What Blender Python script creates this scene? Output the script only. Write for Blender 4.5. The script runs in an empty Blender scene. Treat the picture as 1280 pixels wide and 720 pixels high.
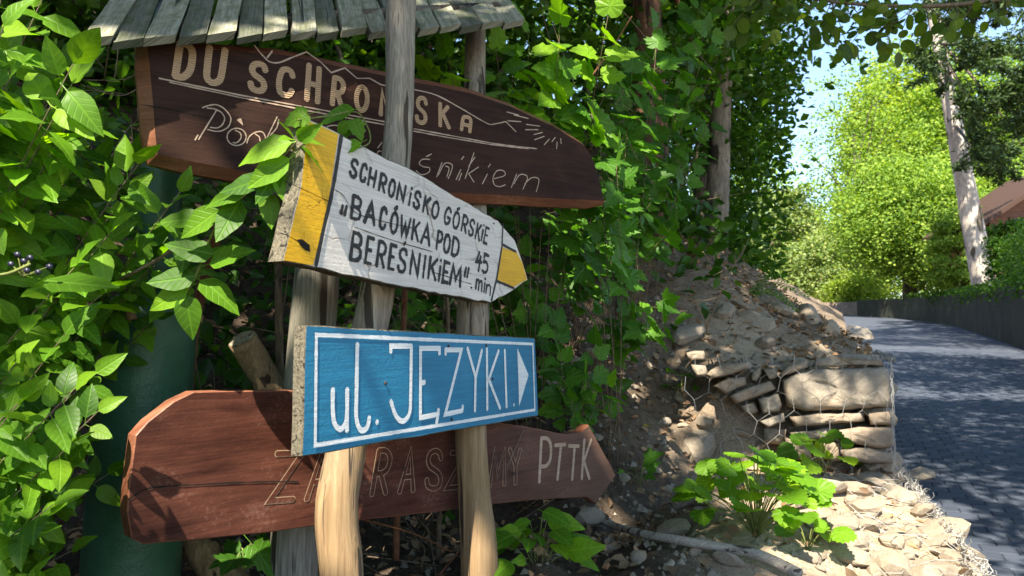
import bpy, math, random
import numpy as np
from mathutils import Vector, Matrix
RN = random.Random(7)
rng = np.random.default_rng(11)
scene = bpy.context.scene
COL = scene.collection

# ------------------------------------------------------------------ camera
F, EYE = 900.0, 1.70                       # focal length in photograph pixels, eye height
TH = math.atan(60 / F)
FW = Vector((0, math.cos(TH), math.sin(TH))); UPV = Vector((0, -math.sin(TH), math.cos(TH))); RT = Vector((1, 0, 0))
CAM = Vector((0, 0, EYE))
cd = bpy.data.cameras.new("camera"); cam = bpy.data.objects.new("camera", cd); COL.objects.link(cam)
cam.location = CAM; cam.rotation_euler = (math.pi / 2 + TH, 0, 0)
cd.sensor_width = 36; cd.lens = 36 * F / 1280; cd.clip_start = 0.05; cd.clip_end = 2000
cd.dof.use_dof = True; cd.dof.focus_distance = 2.0; cd.dof.aperture_fstop = 7.0
scene.camera = cam
# ------------------------------------------------------------------ light
SUN_AZ = Vector((-0.30, -0.954, 0)).normalized(); SUN_EL = math.radians(52)
TOSUN = (SUN_AZ * math.cos(SUN_EL) + Vector((0, 0, math.sin(SUN_EL)))).normalized()
world = bpy.data.worlds.new("World"); scene.world = world; world.use_nodes = True
wt = world.node_tree
sky = wt.nodes.new("ShaderNodeTexSky"); sky.sky_type = 'NISHITA'; sky.sun_disc = False
sky.sun_elevation = SUN_EL; sky.sun_rotation = math.atan2(SUN_AZ.x, SUN_AZ.y)
bg = wt.nodes["Background"]; bg.inputs[1].default_value = 0.12; sky.ozone_density = 3.0; sky.dust_density = 0.4
wt.links.new(sky.outputs[0], bg.inputs[0])
sl = bpy.data.lights.new("sun", 'SUN'); sl.energy = 5.0; sl.angle = math.radians(0.53); sl.color = (1, 0.94, 0.84)
so = bpy.data.objects.new("sun", sl); COL.objects.link(so)
so.rotation_euler = TOSUN.to_track_quat('Z', 'Y').to_euler()
vs = scene.view_settings; vs.view_transform = 'Standard'; vs.look = 'None'; vs.gamma = 1; vs.exposure = 1.85; vs.use_white_balance = True; vs.white_balance_temperature = 7000; vs.white_balance_tint = 8
scene.cycles.use_denoising = True
scene.cycles.max_bounces = 7; scene.cycles.diffuse_bounces = 4; scene.cycles.transmission_bounces = 5
scene.cycles.glossy_bounces = 2; scene.cycles.transparent_max_bounces = 4
scene.cycles.sample_clamp_indirect = 6.0
scene.cycles.caustics_reflective = False; scene.cycles.caustics_refractive = False

# ------------------------------------------------------------------ helpers
def ray(px, py):
    return RT * ((px - 640) / F) + UPV * ((360 - py) / F) + FW
def P(px, py, d):
    r = ray(px, py); return CAM + r * (d / r.y)
def Zm(x0, y0, sc):
    return lambda x, y: (x0 + x / sc, y0 + y / sc)
def tag(o, label=None, cat=None, group=None, kind=None):
    if label: o["label"] = label
    if cat: o["category"] = cat
    if group: o["group"] = group
    if kind: o["kind"] = kind
    return o
def empty(name, loc, label=None, cat=None, group=None, kind=None):
    o = bpy.data.objects.new(name, None); COL.objects.link(o); o.location = loc
    o.empty_display_size = 0.05
    return tag(o, label, cat, group, kind)
def mesh(name, verts, faces, mat=None, smooth=False, uvs=None):
    me = bpy.data.meshes.new(name)
    me.from_pydata([tuple(v) for v in verts], [], faces)
    if uvs is not None:
        ul = me.uv_layers.new(name="uv")
        li = np.empty(len(me.loops), dtype=np.int32); me.loops.foreach_get("vertex_index", li)
        ul.data.foreach_set("uv", np.asarray(uvs, dtype=np.float32)[li].ravel())
    if mat: me.materials.append(mat)
    if smooth: me.polygons.foreach_set("use_smooth", [True] * len(me.polygons))
    me.update(); return me
def fastmesh(name, verts, tris, mat, smooth=False):
    me = bpy.data.meshes.new(name); nv, nt = len(verts), len(tris)
    me.vertices.add(nv); me.vertices.foreach_set("co", np.asarray(verts, np.float32).ravel())
    me.loops.add(nt * 3); me.loops.foreach_set("vertex_index", np.asarray(tris, np.int32).ravel())
    me.polygons.add(nt); me.polygons.foreach_set("loop_start", np.arange(0, nt * 3, 3, dtype=np.int32))
    if smooth: me.polygons.foreach_set("use_smooth", np.ones(nt, dtype=bool))
    me.update(calc_edges=True); me.validate(); me.materials.append(mat); return me
def link(name, me, parent=None, loc=None):
    o = bpy.data.objects.new(name, me); COL.objects.link(o)
    if parent is not None: o.parent = parent
    if loc is not None: o.location = loc
    return o
def wloc(p):
    l = Vector((0, 0, 0))
    while p is not None: l = l + p.location; p = p.parent
    return l
def part(name, verts, faces, mat, parent=None, smooth=False, uvs=None):
    """mesh given in world coordinates, stored relative to its parent"""
    l = wloc(parent)
    return link(name, mesh(name, [Vector(v) - l for v in verts], faces, mat, smooth, uvs), parent)
def smoothstep(a, b, x):
    t = min(1, max(0, (x - a) / (b - a))); return t * t * (3 - 2 * t)
def catmull(pts, n=6):
    pts = [Vector(p) for p in pts]
    if len(pts) < 3: return pts
    out = []
    for i in range(len(pts) - 1):
        p0 = pts[max(i - 1, 0)]; p1 = pts[i]; p2 = pts[i + 1]; p3 = pts[min(i + 2, len(pts) - 1)]
        for k in range(n):
            t = k / n
            out.append(0.5 * ((2 * p1) + (p2 - p0) * t + (2 * p0 - 5 * p1 + 4 * p2 - p3) * t * t + (3 * p1 - p0 - 3 * p2 + p3) * t ** 3))
    out.append(pts[-1]); return out
def tube_geo(pts, radii, n=8, jit=0.0, flat=1.0, rr=RN):
    pts = [Vector(p) for p in pts]; V, Fc = [], []
    t0 = (pts[1] - pts[0]).normalized()
    a = t0.orthogonal().normalized(); 
    ph = [1 + jit * rr.uniform(-1, 1) for _ in range(n)]
    for i, p in enumerate(pts):
        t = (pts[min(i + 1, len(pts) - 1)] - pts[max(i - 1, 0)]).normalized()
        a = (a - t * a.dot(t)).normalized(); b = t.cross(a)
        for k in range(n):
            an = 2 * math.pi * k / n
            r = radii[i] * ph[k] * (1 + jit * 0.35 * rr.uniform(-1, 1))
            V.append(p + (a * math.cos(an) + b * math.sin(an) * flat) * r)
    m = len(pts)
    for i in range(m - 1):
        for k in range(n):
            k2 = (k + 1) % n
            Fc.append((i * n + k, i * n + k2, (i + 1) * n + k2, (i + 1) * n + k))
    Fc.append(tuple(range(n - 1, -1, -1))); Fc.append(tuple((m - 1) * n + k for k in range(n)))
    return V, Fc
def tube(name, pts, radii, mat, parent=None, n=8, jit=0.0, smooth=True, flat=1.0):
    if not isinstance(radii, (list, tuple)): radii = [radii] * len(pts)
    V, Fc = tube_geo(pts, radii, n, jit, flat)
    return part(name, V, Fc, mat, parent, smooth)

# ------------------------------------------------------------------ materials
MATS = {}
class NT:
    def __init__(s, name):
        s.m = bpy.data.materials.new(name); s.m.use_nodes = True; s.t = s.m.node_tree
        s.b = s.t.nodes["Principled BSDF"]; s.out = s.t.nodes["Material Output"]; MATS[name] = s.m
    def n(s, typ, **kw):
        x = s.t.nodes.new("ShaderNode" + typ)
        for k, v in kw.items(): setattr(x, k, v)
        return x
    def l(s, a, b): s.t.links.new(a, b)
    def coord(s, kind="Object", scale=(1, 1, 1)):
        tc = s.n("TexCoord"); mp = s.n("Mapping"); mp.inputs["Scale"].default_value = scale
        s.l(tc.outputs[kind], mp.inputs[0]); return mp.outputs[0]
    def noise(s, vec, scale, detail=5, rough=0.6, dist=0.0):
        x = s.n("TexNoise"); x.inputs["Scale"].default_value = scale; x.inputs["Detail"].default_value = detail
        x.inputs["Roughness"].default_value = rough; x.inputs["Distortion"].default_value = dist
        s.l(vec, x.inputs["Vector"]); return x.outputs["Fac"]
    def ramp(s, fac, stops, interp='LINEAR'):
        x = s.n("ValToRGB"); e = x.color_ramp.elements; x.color_ramp.interpolation = interp
        while len(e) < len(stops): e.new(0.5)
        for el, (p, c) in zip(e, stops):
            el.position = p; el.color = (c[0], c[1], c[2], 1) if hasattr(c, '__len__') else (c, c, c, 1)
        s.l(fac, x.inputs[0]); return x.outputs[0]
    def mix(s, fac, a, b, mode='MIX'):
        x = s.n("MixRGB", blend_type=mode)
        for i, v in ((0, fac), (1, a), (2, b)):
            if isinstance(v, (int, float)): x.inputs[i].default_value = v if i == 0 else (v, v, v, 1)
            elif isinstance(v, tuple): x.inputs[i].default_value = (*v, 1)
            else: s.l(v, x.inputs[i])
        return x.outputs[0]
    def math(s, op, a, b=0.0, c=None):
        x = s.n("Math", operation=op)
        for i, v in enumerate((a, b) if c is None else (a, b, c)):
            if isinstance(v, (int, float)): x.inputs[i].default_value = v
            else: s.l(v, x.inputs[i])
        return x.outputs[0]
    def finish(s, color, rough=0.8, bump=None, strength=0.4, dist=0.01, spec=0.3, rough_node=None):
        if isinstance(color, tuple): s.b.inputs["Base Color"].default_value = (*color, 1)
        else: s.l(color, s.b.inputs["Base Color"])
        s.b.inputs["Roughness"].default_value = rough
        if rough_node is not None: s.l(rough_node, s.b.inputs["Roughness"])
        s.b.inputs["Specular IOR Level"].default_value = spec
        if bump is not None:
            bp = s.n("Bump"); bp.inputs["Strength"].default_value = strength; bp.inputs["Distance"].default_value = dist
            s.l(bump, bp.inputs["Height"]); s.l(bp.outputs[0], s.b.inputs["Normal"])
        return s.m

def wood_mat(name, ca, cb, crack, kind="Object", scale=(62, 62, 2.6), zfade=None, rough=0.85, moss=None, crackpos=0.37):
    m = NT(name); v = m.coord(kind, scale)
    g = m.noise(v, 1.0, 8, 0.68, 0.6); c = m.ramp(g, [(0.30, ca), (0.70, cb)])
    fine = m.noise(m.coord(kind, tuple(x * 5 for x in scale)), 1.0, 4, 0.6)
    c = m.mix(0.55, c, m.ramp(fine, [(0.32, 0.28), (0.62, 1.1)]), 'MULTIPLY')
    if zfade:
        (z0, z1, ca2, cb2) = zfade
        tc = m.n("TexCoord"); sp = m.n("SeparateXYZ"); m.l(tc.outputs["Object"], sp.inputs[0])
        z = m.math('ADD', sp.outputs[2], m.math('MULTIPLY', m.noise(m.coord("Object", (9, 9, 2)), 1.0), 0.5))
        f = m.n("MapRange"); m.l(z, f.inputs[0]); f.inputs[1].default_value = z0 + 0.25; f.inputs[2].default_value = z1 + 0.25
        c = m.mix(f.outputs[0], m.ramp(g, [(0.3, ca2), (0.7, cb2)]), c)
    if moss:
        mk = m.ramp(m.noise(m.coord(kind, tuple(4.0 if kind != "UV" else 6.0 for _ in range(3))), 3.0, 6, 0.7), [(0.45, 0.0), (0.62, 0.75)])
        c = m.mix(mk, c, moss)
    ck = m.ramp(m.noise(m.coord(kind, tuple(x * 0.55 for x in scale)), 1.0, 3, 0.5, 0.3), [(crackpos, 1.0), (crackpos + 0.03, 0.0)])
    c = m.mix(ck, c, crack)
    h = m.mix(ck, m.mix(0.4, g, fine), 0.0)
    return m.finish(c, rough, h, 0.55, 0.006)
M_post = wood_mat("weathered_post", (0.15, 0.125, 0.095), (0.38, 0.335, 0.27), (0.045, 0.035, 0.025), zfade=(0.45, 0.95, (0.15, 0.09, 0.042), (0.34, 0.23, 0.125)))
M_post_l = wood_mat("grey_post", (0.15, 0.13, 0.10), (0.34, 0.31, 0.25), (0.04, 0.03, 0.02), zfade=(-0.5, -0.2, (0.2, 0.13, 0.07), (0.42, 0.3, 0.17)))
M_plank = wood_mat("roof_plank_wood", (0.13, 0.125, 0.095), (0.42, 0.40, 0.31), (0.03, 0.03, 0.02), "UV", (45, 3.0, 1), moss=(0.10, 0.115, 0.05), crackpos=0.33)
M_plank_d = wood_mat("dark_plank_wood", (0.05, 0.055, 0.04), (0.17, 0.17, 0.13), (0.015, 0.015, 0.01), "UV", (60, 3.0, 1), moss=(0.045, 0.06, 0.02), crackpos=0.3)
M_endgrain = wood_mat("end_grain", (0.12, 0.09, 0.06), (0.42, 0.35, 0.25), (0.03, 0.02, 0.015), "Object", (60, 60, 60))
M_lichen = wood_mat("lichen_grain", (0.02, 0.017, 0.012), (0.24, 0.21, 0.15), (0.02, 0.018, 0.012), "Object", (150, 150, 150))
M_log = wood_mat("dry_log", (0.16, 0.10, 0.05), (0.36, 0.25, 0.14), (0.04, 0.025, 0.015), "Object", (40, 40, 8))
M_dead = wood_mat("dead_branch", (0.22, 0.19, 0.16), (0.46, 0.41, 0.35), (0.06, 0.05, 0.04), "Object", (14, 50, 50))
M_twig = wood_mat("twig_bark", (0.10, 0.07, 0.045), (0.26, 0.19, 0.12), (0.05, 0.035, 0.02), "Object", (20, 20, 6))
M_redtwig = wood_mat("red_twig", (0.16, 0.06, 0.03), (0.30, 0.14, 0.07), (0.1, 0.04, 0.02), "Object", (20, 20, 6))
M_stem = wood_mat("green_stem", (0.10, 0.13, 0.03), (0.24, 0.26, 0.08), (0.08, 0.09, 0.03), "Object", (20, 20, 20))
M_bark = wood_mat("dark_bark", (0.05, 0.038, 0.028), (0.20, 0.16, 0.12), (0.015, 0.012, 0.01), "Object", (14, 14, 3), crackpos=0.42)
M_palebark = wood_mat("pale_bark", (0.30, 0.26, 0.22), (0.62, 0.56, 0.50), (0.10, 0.08, 0.06), "Object", (3, 3, 0.8), crackpos=0.36)
M_midbark = wood_mat("mottled_bark", (0.09, 0.07, 0.05), (0.34, 0.29, 0.23), (0.03, 0.025, 0.02), "Object", (9, 9, 3), crackpos=0.40)
M_redbark = wood_mat("red_bark", (0.07, 0.035, 0.02), (0.20, 0.10, 0.06), (0.03, 0.015, 0.01), "Object", (20, 20, 5), crackpos=0.42)

def board_paint(name, ca, cb, worn, wornpos=(0.60, 0.78), grain=(4, 40, 1), rough=0.5, spec=0.35, crk=None, rscale=2.2, bleach=None):
    m = NT(name); v = m.coord("UV", grain); g = m.noise(v, 1.0, 7, 0.65, 0.5)
    blot = m.noise(m.coord("UV", (1, 1.6, 1)), rscale, 5, 0.6)
    c = m.ramp(m.mix(0.5, g, blot), [(0.36, ca), (0.64, cb)])
    if bleach:
        tc = m.n("TexCoord"); sp = m.n("SeparateXYZ"); m.l(tc.outputs["UV"], sp.inputs[0]); f = m.n("MapRange"); m.l(m.math('ADD', sp.outputs[0], m.math('MULTIPLY', blot, 0.5)), f.inputs[0])
        f.inputs[1].default_value = bleach[0] + .25; f.inputs[2].default_value = bleach[1] + .25; c = m.mix(m.math('MULTIPLY', f.outputs[0], .7), c, bleach[2])
    spk = m.noise(m.coord("UV", (1, 1, 1)), 95, 3, 0.7)
    w = m.ramp(m.mix(0.45, blot, spk), [(wornpos[0], 0.0), (wornpos[1], 1.0)])
    c = m.mix(w, c, worn)
    speck = m.ramp(m.noise(m.coord("UV", (1, 1, 1)), 240, 2, 0.5), [(0.70, 0.0), (0.76, 0.6)])
    c = m.mix(speck, c, worn)
    fg = m.noise(m.coord('UV', (grain[0] * 2, grain[1] * 5, 1)), 1.0, 4, 0.6)
    c = m.mix(0.4, c, m.ramp(fg, [(0.33, 0.45), (0.62, 1.15)]), 'MULTIPLY')
    h = m.mix(0.5, m.mix(0.5, g, fg), spk)
    if crk:
        vo = m.n("TexVoronoi", feature='DISTANCE_TO_EDGE'); vo.inputs["Scale"].default_value = crk[0]
        wv = m.n("VectorMath", operation='ADD'); m.l(m.coord("UV", (1, 1.7, 1)), wv.inputs[0])
        nz = m.n("TexNoise"); nz.inputs["Scale"].default_value = 30; m.l(m.coord("UV"), nz.inputs["Vector"])
        sc_ = m.n("VectorMath", operation='SCALE'); sc_.inputs["Scale"].default_value = 0.03; m.l(nz.outputs["Color"], sc_.inputs[0]); m.l(sc_.outputs[0], wv.inputs[1])
        m.l(wv.outputs[0], vo.inputs["Vector"])
        k = m.ramp(vo.outputs[0], [(0.0, 1.0), (0.02, 0.0)])
        k = m.math('MULTIPLY', k, m.ramp(m.noise(m.coord("UV"), 5.0), [(0.45, 0.0), (0.6, 1.0)]))
        c = m.mix(k, c, crk[1]); h = m.mix(k, h, 0.0)
    return m.finish(c, rough, h, 0.5, 0.003, spec)
M_brown = board_paint("brown_stain", (0.014, 0.006, 0.004), (0.052, 0.022, 0.014), (0.11, 0.062, 0.045), (0.64, 0.9), rough=0.72, spec=0.15)
M_brown_edge = board_paint("red_brown_edge", (0.11, 0.035, 0.018), (0.26, 0.10, 0.055), (0.36, 0.20, 0.13), (0.55, 0.8))
M_red = board_paint("red_brown_stain", (0.030, 0.009, 0.006), (0.125, 0.043, 0.027), (0.22, 0.125, 0.095), (0.55, 0.78), rscale=4.0, bleach=(0.75, 1.6, (0.15, 0.09, 0.066)), rough=0.7, spec=0.15)
M_white = board_paint("white_paint", (0.58, 0.52, 0.455), (0.74, 0.68, 0.61), (0.34, 0.24, 0.17), (0.70, 0.86), (3, 60, 1), 0.6, 0.3, (5, (0.25, 0.19, 0.15)))
M_yellow = board_paint("yellow_paint", (0.66, 0.33, 0.004), (0.82, 0.46, 0.008), (0.25, 0.13, 0.03), (0.68, 0.85), (3, 60, 1), 0.55, 0.35, (22, (0.16, 0.08, 0.01)))
M_blue = board_paint("blue_paint", (0.010, 0.140, 0.26), (0.014, 0.205, 0.35), (0.10, 0.26, 0.40), (0.60, 0.86), (3, 50, 1), 0.5, 0.4)
M_wpaint = board_paint("white_lettering", (0.66, 0.67, 0.66), (0.80, 0.80, 0.78), (0.35, 0.45, 0.5), (0.70, 0.9), (3, 60, 1), 0.55)
M_black = board_paint("black_lettering", (0.012, 0.010, 0.009), (0.035, 0.03, 0.027), (0.30, 0.27, 0.24), (0.66, 0.85), (3, 60, 1), 0.6)
m = NT("carved_tan"); wv = m.n("TexWave", bands_direction='Y'); wv.inputs["Scale"].default_value = 55; wv.inputs["Distortion"].default_value = 1.2
m.l(m.coord("UV"), wv.inputs["Vector"])
c = m.mix(wv.outputs["Fac"], (0.20, 0.115, 0.06), (0.46, 0.33, 0.20)); c = m.mix(m.noise(m.coord("UV"), 14), c, (0.40, 0.26, 0.15))
M_carved = m.finish(c, 0.8, wv.outputs["Fac"], 0.5, 0.003)
M_groove = board_paint("carved_line", (0.30, 0.20, 0.13), (0.50, 0.37, 0.27), (0.2, 0.12, 0.08), (0.6, 0.8))
M_fadegroove = board_paint("faded_line", (0.26, 0.16, 0.10), (0.44, 0.31, 0.20), (0.14, 0.06, 0.04), (0.56, 0.75))
M_crack = NT("crack_dark").finish((0.01, 0.007, 0.005), 0.9)
M_fadetan = board_paint("faded_tan", (0.30, 0.20, 0.13), (0.46, 0.33, 0.24), (0.2, 0.11, 0.08), (0.6, 0.85))

m = NT("green_paint"); v = m.coord("Object"); n1 = m.noise(v, 4, 6, 0.65); n2 = m.noise(v, 26, 5, 0.7)
c = m.ramp(n1, [(0.3, (0.025, 0.09, 0.05)), (0.7, (0.06, 0.165, 0.095))])
c = m.mix(m.ramp(n2, [(0.60, 0.0), (0.72, 0.8)]), c, (0.06, 0.11, 0.08))
c = m.mix(m.ramp(m.noise(m.coord("Object", (1, 1, 0.45)), 9, 3, 0.5), [(0.70, 0.0), (0.735, 1.0)]), c, (0.42, 0.46, 0.42))
M_green = m.finish(c, 0.42, n2, 0.45, 0.01, 0.5)
M_nail = NT("rusty_nail").finish((0.05, 0.025, 0.018), 0.7)
m = NT("galvanised_wire"); M_wire = m.finish(m.ramp(m.noise(m.coord("Object"), 20), [(0.3, (0.15, 0.14, 0.13)), (0.7, (0.34, 0.33, 0.31))]), 0.5, None, spec=0.5)

def leaf_mat(name, dark, light, trans=0.42, veins=True, island=False, rough=0.42, tcol=(1.5, 1.55, 0.45), far=False):
    m = NT(name)
    if island: g = m.n("NewGeometry"); rnd = g.outputs["Random Per Island"]
    else: g = m.n("ObjectInfo"); rnd = g.outputs["Random"]
    c = m.ramp(rnd, [(0.0, dark), (0.7, light), (1.0, tuple(min(1, x * y) for x, y in zip(light, (1.35, 1.15, 1.0))))])
    if not far:
        nz = m.noise(m.coord("UV" if veins else "Object"), 7 if veins else 3, 4)
        c = m.mix(0.35, c, m.ramp(nz, [(0.3, 0.55), (0.7, 1.25)]), 'MULTIPLY')
    h = None
    if veins:
        tc = m.n("TexCoord"); sp = m.n("SeparateXYZ"); m.l(tc.outputs["UV"], sp.inputs[0])
        ax = m.math('ABSOLUTE', sp.outputs[0])
        fr = m.math('FRACT', m.math('MULTIPLY', m.math('SUBTRACT', sp.outputs[1], m.math('MULTIPLY', ax, 0.9)), 6.5))
        sv = m.ramp(fr, [(0.0, 0.9), (0.10, 0.0), (0.90, 0.0), (1.0, 0.9)]); mid = m.ramp(ax, [(0.010, 1.0), (0.03, 0.0)])
        vn = m.mix(1.0, sv, mid, 'LIGHTEN'); c = m.mix(m.math('MULTIPLY', vn, 0.17), c, tuple(min(1, x * 2.3 + 0.03) for x in light)); h = m.math('SUBTRACT', 1.0, vn)
    m.finish(c, rough, h, 0.3, 0.004, 0.25)
    tr = m.n("BsdfTranslucent"); m.l(m.mix(1.0, c, tcol, 'MULTIPLY'), tr.inputs[0])
    mx = m.n("MixShader"); mx.inputs[0].default_value = trans
    m.l(m.b.outputs[0], mx.inputs[1]); m.l(tr.outputs[0], mx.inputs[2]); m.l(mx.outputs[0], m.out.inputs[0])
    return m.m
L_dog = leaf_mat("dogwood_leaf", (0.040, 0.12, 0.008), (0.125, 0.275, 0.018), 0.48)
L_maple = leaf_mat("maple_leaf", (0.034, 0.105, 0.012), (0.085, 0.225, 0.02), 0.48)
L_bright = leaf_mat("bright_leaf", (0.06, 0.165, 0.010), (0.16, 0.33, 0.022), 0.5)
L_round = leaf_mat("hanging_leaf", (0.05, 0.10, 0.015), (0.12, 0.19, 0.03), 0.5)
L_yellow = leaf_mat("yellow_leaf", (0.30, 0.22, 0.03), (0.45, 0.32, 0.05), 0.3)
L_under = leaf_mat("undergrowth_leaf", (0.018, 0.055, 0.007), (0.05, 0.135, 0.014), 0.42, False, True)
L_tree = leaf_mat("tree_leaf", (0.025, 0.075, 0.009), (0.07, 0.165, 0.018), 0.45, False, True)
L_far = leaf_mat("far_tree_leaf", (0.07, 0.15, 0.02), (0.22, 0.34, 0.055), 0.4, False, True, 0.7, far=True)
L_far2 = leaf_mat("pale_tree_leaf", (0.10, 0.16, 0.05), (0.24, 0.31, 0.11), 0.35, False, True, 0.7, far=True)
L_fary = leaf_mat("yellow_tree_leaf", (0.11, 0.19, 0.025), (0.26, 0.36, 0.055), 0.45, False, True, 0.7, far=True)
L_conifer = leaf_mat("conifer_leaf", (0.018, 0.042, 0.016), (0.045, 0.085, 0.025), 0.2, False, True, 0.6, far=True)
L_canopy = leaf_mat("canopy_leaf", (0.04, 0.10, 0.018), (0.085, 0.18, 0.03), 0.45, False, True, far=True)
L_litter = leaf_mat("litter_leaf", (0.10, 0.06, 0.035), (0.30, 0.20, 0.12), 0.15, False, True, 0.8, (1.2, 1.0, 0.7), far=True)

def stone_mat(name, ca, cb, stain):
    m = NT(name); oi = m.n("ObjectInfo"); v = m.coord("Object")
    n1 = m.noise(v, 9, 7, 0.65); n2 = m.noise(v, 55, 5, 0.7)
    c = m.ramp(m.mix(0.4, n1, n2), [(0.32, ca), (0.66, cb)])
    c = m.mix(m.math('MULTIPLY', oi.outputs["Random"], 0.35), c, stain)
    c = m.mix(m.ramp(m.noise(v, 5, 4), [(0.55, 0.0), (0.75, 0.5)]), c, stain)
    return m.finish(c, 0.9, m.mix(0.5, n1, n2), 0.6, 0.012)
M_stone = stone_mat("sandstone", (0.14, 0.122, 0.098), (0.32, 0.28, 0.225), (0.29, 0.18, 0.10))
M_rock = stone_mat("bank_stone", (0.16, 0.135, 0.105), (0.38, 0.325, 0.255), (0.25, 0.175, 0.115))
m = NT("bank_soil"); v = m.coord("Object"); n1 = m.noise(v, 2.2, 6, 0.6); n2 = m.noise(v, 24, 6, 0.7); n3 = m.noise(v, 120, 3, 0.6)
c = m.ramp(m.mix(0.5, n1, n2), [(0.34, (0.022, 0.015, 0.010)), (0.50, (0.060, 0.043, 0.030)), (0.68, (0.14, 0.105, 0.076))])
# the terrace by the road is dry crumbled sandstone: attribute painted where that material lies
at = m.n("Attribute"); at.attribute_name = "dry"
c = m.mix(at.outputs["Fac"], c, m.ramp(m.mix(0.5, n1, n2), [(0.32, (0.22, 0.16, 0.11)), (0.6, (0.44, 0.345, 0.25))]))
c = m.mix(0.5, c, m.ramp(n3, [(0.3, 0.45), (0.65, 1.2)]), 'MULTIPLY')
M_soil = m.finish(c, 0.95, m.mix(0.5, n2, n3), 0.9, 0.02, 0.15)
m = NT("paver_concrete"); oi = m.n("ObjectInfo"); gi = m.n("NewGeometry"); v = m.coord("Object")
r_ = m.math('FRACT', m.math('ADD', oi.outputs["Random"], gi.outputs["Random Per Island"]))
c = m.ramp(r_, [(0.0, (0.034, 0.043, 0.062)), (1.0, (0.056, 0.068, 0.094))]); c = m.mix(0.4, c, m.ramp(m.noise(v, 60, 4, 0.7), [(0.3, 0.5), (0.7, 1.2)]), 'MULTIPLY')
M_paver = m.finish(c, 0.75, m.noise(v, 90, 3), 0.3, 0.004)
m = NT("road_bed"); v = m.coord("Object"); c = m.ramp(m.noise(v, 3, 6), [(0.3, (0.02, 0.021, 0.024)), (0.7, (0.04, 0.041, 0.045))]); M_roadbed = m.finish(c, 0.9)
m = NT("far_paving"); v = m.coord("Object"); br = m.n("TexBrick"); br.inputs["Scale"].default_value = 1.0
br.inputs["Brick Width"].default_value = 0.25; br.inputs["Row Height"].default_value = 0.17; br.inputs["Mortar Size"].default_value = 0.006
br.inputs["Color1"].default_value = (0.044, 0.053, 0.074, 1); br.inputs["Color2"].default_value = (0.064, 0.076, 0.102, 1); br.inputs["Mortar"].default_value = (0.06, 0.06, 0.065, 1)
m.l(v, br.inputs["Vector"]); c = m.mix(0.4, br.outputs[0], m.ramp(m.noise(v, 2, 5), [(0.3, 0.7), (0.7, 1.2)]), 'MULTIPLY'); M_farpave = m.finish(c, 0.8)
m = NT("old_concrete"); v = m.coord("Object", (1, 1, 0.6)); n1 = m.noise(v, 1.5, 7, 0.7); n2 = m.noise(v, 16, 5, 0.7)
c = m.ramp(n1, [(0.3, (0.018, 0.021, 0.014)), (0.6, (0.05, 0.051, 0.038)), (0.75, (0.11, 0.105, 0.082))]); c = m.mix(m.ramp(n2, [(0.5, 0.0), (0.7, 0.5)]), c, (0.05, 0.065, 0.03))
M_concrete = m.finish(c, 0.95, n2, 0.5, 0.02)
m = NT("house_timber"); v = m.coord("Object", (1, 1, 6)); c = m.ramp(m.noise(v, 2, 4), [(0.3, (0.10, 0.045, 0.03)), (0.7, (0.20, 0.095, 0.06))]); M_timber = m.finish(c, 0.8)
m = NT("house_brick"); br = m.n("TexBrick"); br.inputs["Scale"].default_value = 3.5; br.inputs["Color1"].default_value = (0.26, 0.095, 0.05, 1); br.inputs["Color2"].default_value = (0.34, 0.13, 0.075, 1); br.inputs["Mortar"].default_value = (0.26, 0.16, 0.11, 1)
m.l(m.coord("Object"), br.inputs["Vector"]); M_brick = m.finish(br.outputs[0], 0.9)
M_roofh = NT("house_roofing").finish((0.05, 0.026, 0.019), 0.8)
M_glass = NT("window_glass").finish((0.02, 0.025, 0.03), 0.1, spec=0.6)
M_berry = NT("berry_skin").finish((0.02, 0.02, 0.04), 0.35, spec=0.5)
M_apple = NT("apple_skin").finish((0.42, 0.45, 0.05), 0.4, spec=0.5)

# ------------------------------------------------------------------ terrain
RC = math.cos(math.atan(0.45))
def x_edge(y):
    x = 1.85 + (0.45 if y > 3.4 else 0.33) * (y - 3.4)
    if y > 34: x -= 0.02 * (y - 34) ** 2
    return max(x, -60)
def road_z(y):
    return 0.07 * (y - 5) if y < 60 else 0.07 * 55 + 0.01 * (y - 60)
_ph = [(rng.normal(size=2) * f, rng.uniform(0, 6.28), a) for f, a in ((1.2, .10), (1.7, .08), (2.9, .05), (4.3, .04), (7, .026), (11, .018), (17, .012), (27, .008), (40, .006)) for _ in range(2)]
def bumpy(x, y):
    return sum(a * math.sin(k[0] * x + k[1] * y + p) for k, p, a in _ph)
def foot(x):
    return 2.75 if x < 0.3 else 2.75 + (x - 0.3) * 1.0
def bank_z(x, y):
    s = (x_edge(y) - x) * RC
    zl = 0.96 + 0.85 * max(0.0, y - foot(x)) + 0.75 * max(0.0, -1.75 - x)
    e = max(1.50, road_z(y) + 0.7)
    far = e + 0.62 * s
    if y > 4.0 or x < -1.75: zl = min(zl, max(far, 1.3) + 0.5)
    if y < 3.66: zr = 0.98 - 0.10 * max(0, 2.6 - y) 
    else: zr = 1.46 + 0.62 * s * smoothstep(3.6, 4.8, y) + (e - 1.5)
    w = smoothstep(0.75, 1.08, x) if y < 6 else 1.0
    z = zl * (1 - w) + zr * w
    amp = 0.55 if (y < 3.66 and x > .6) else 0.62
    return z + bumpy(x, y) * amp * min(1.0, 0.4 + s * 1.2)
def ground_z(x, y):
    s = (x_edge(y) - x) * RC
    if s >= 0: return bank_z(x, y)
    if s > -5.3: return road_z(y) - 0.035
    h = max(0.4, 2.35 - 0.042 * max(0, y - 18))
    return road_z(y) + h * 0.9 + 0.03 * min(60, (-s - 5.3))
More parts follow.
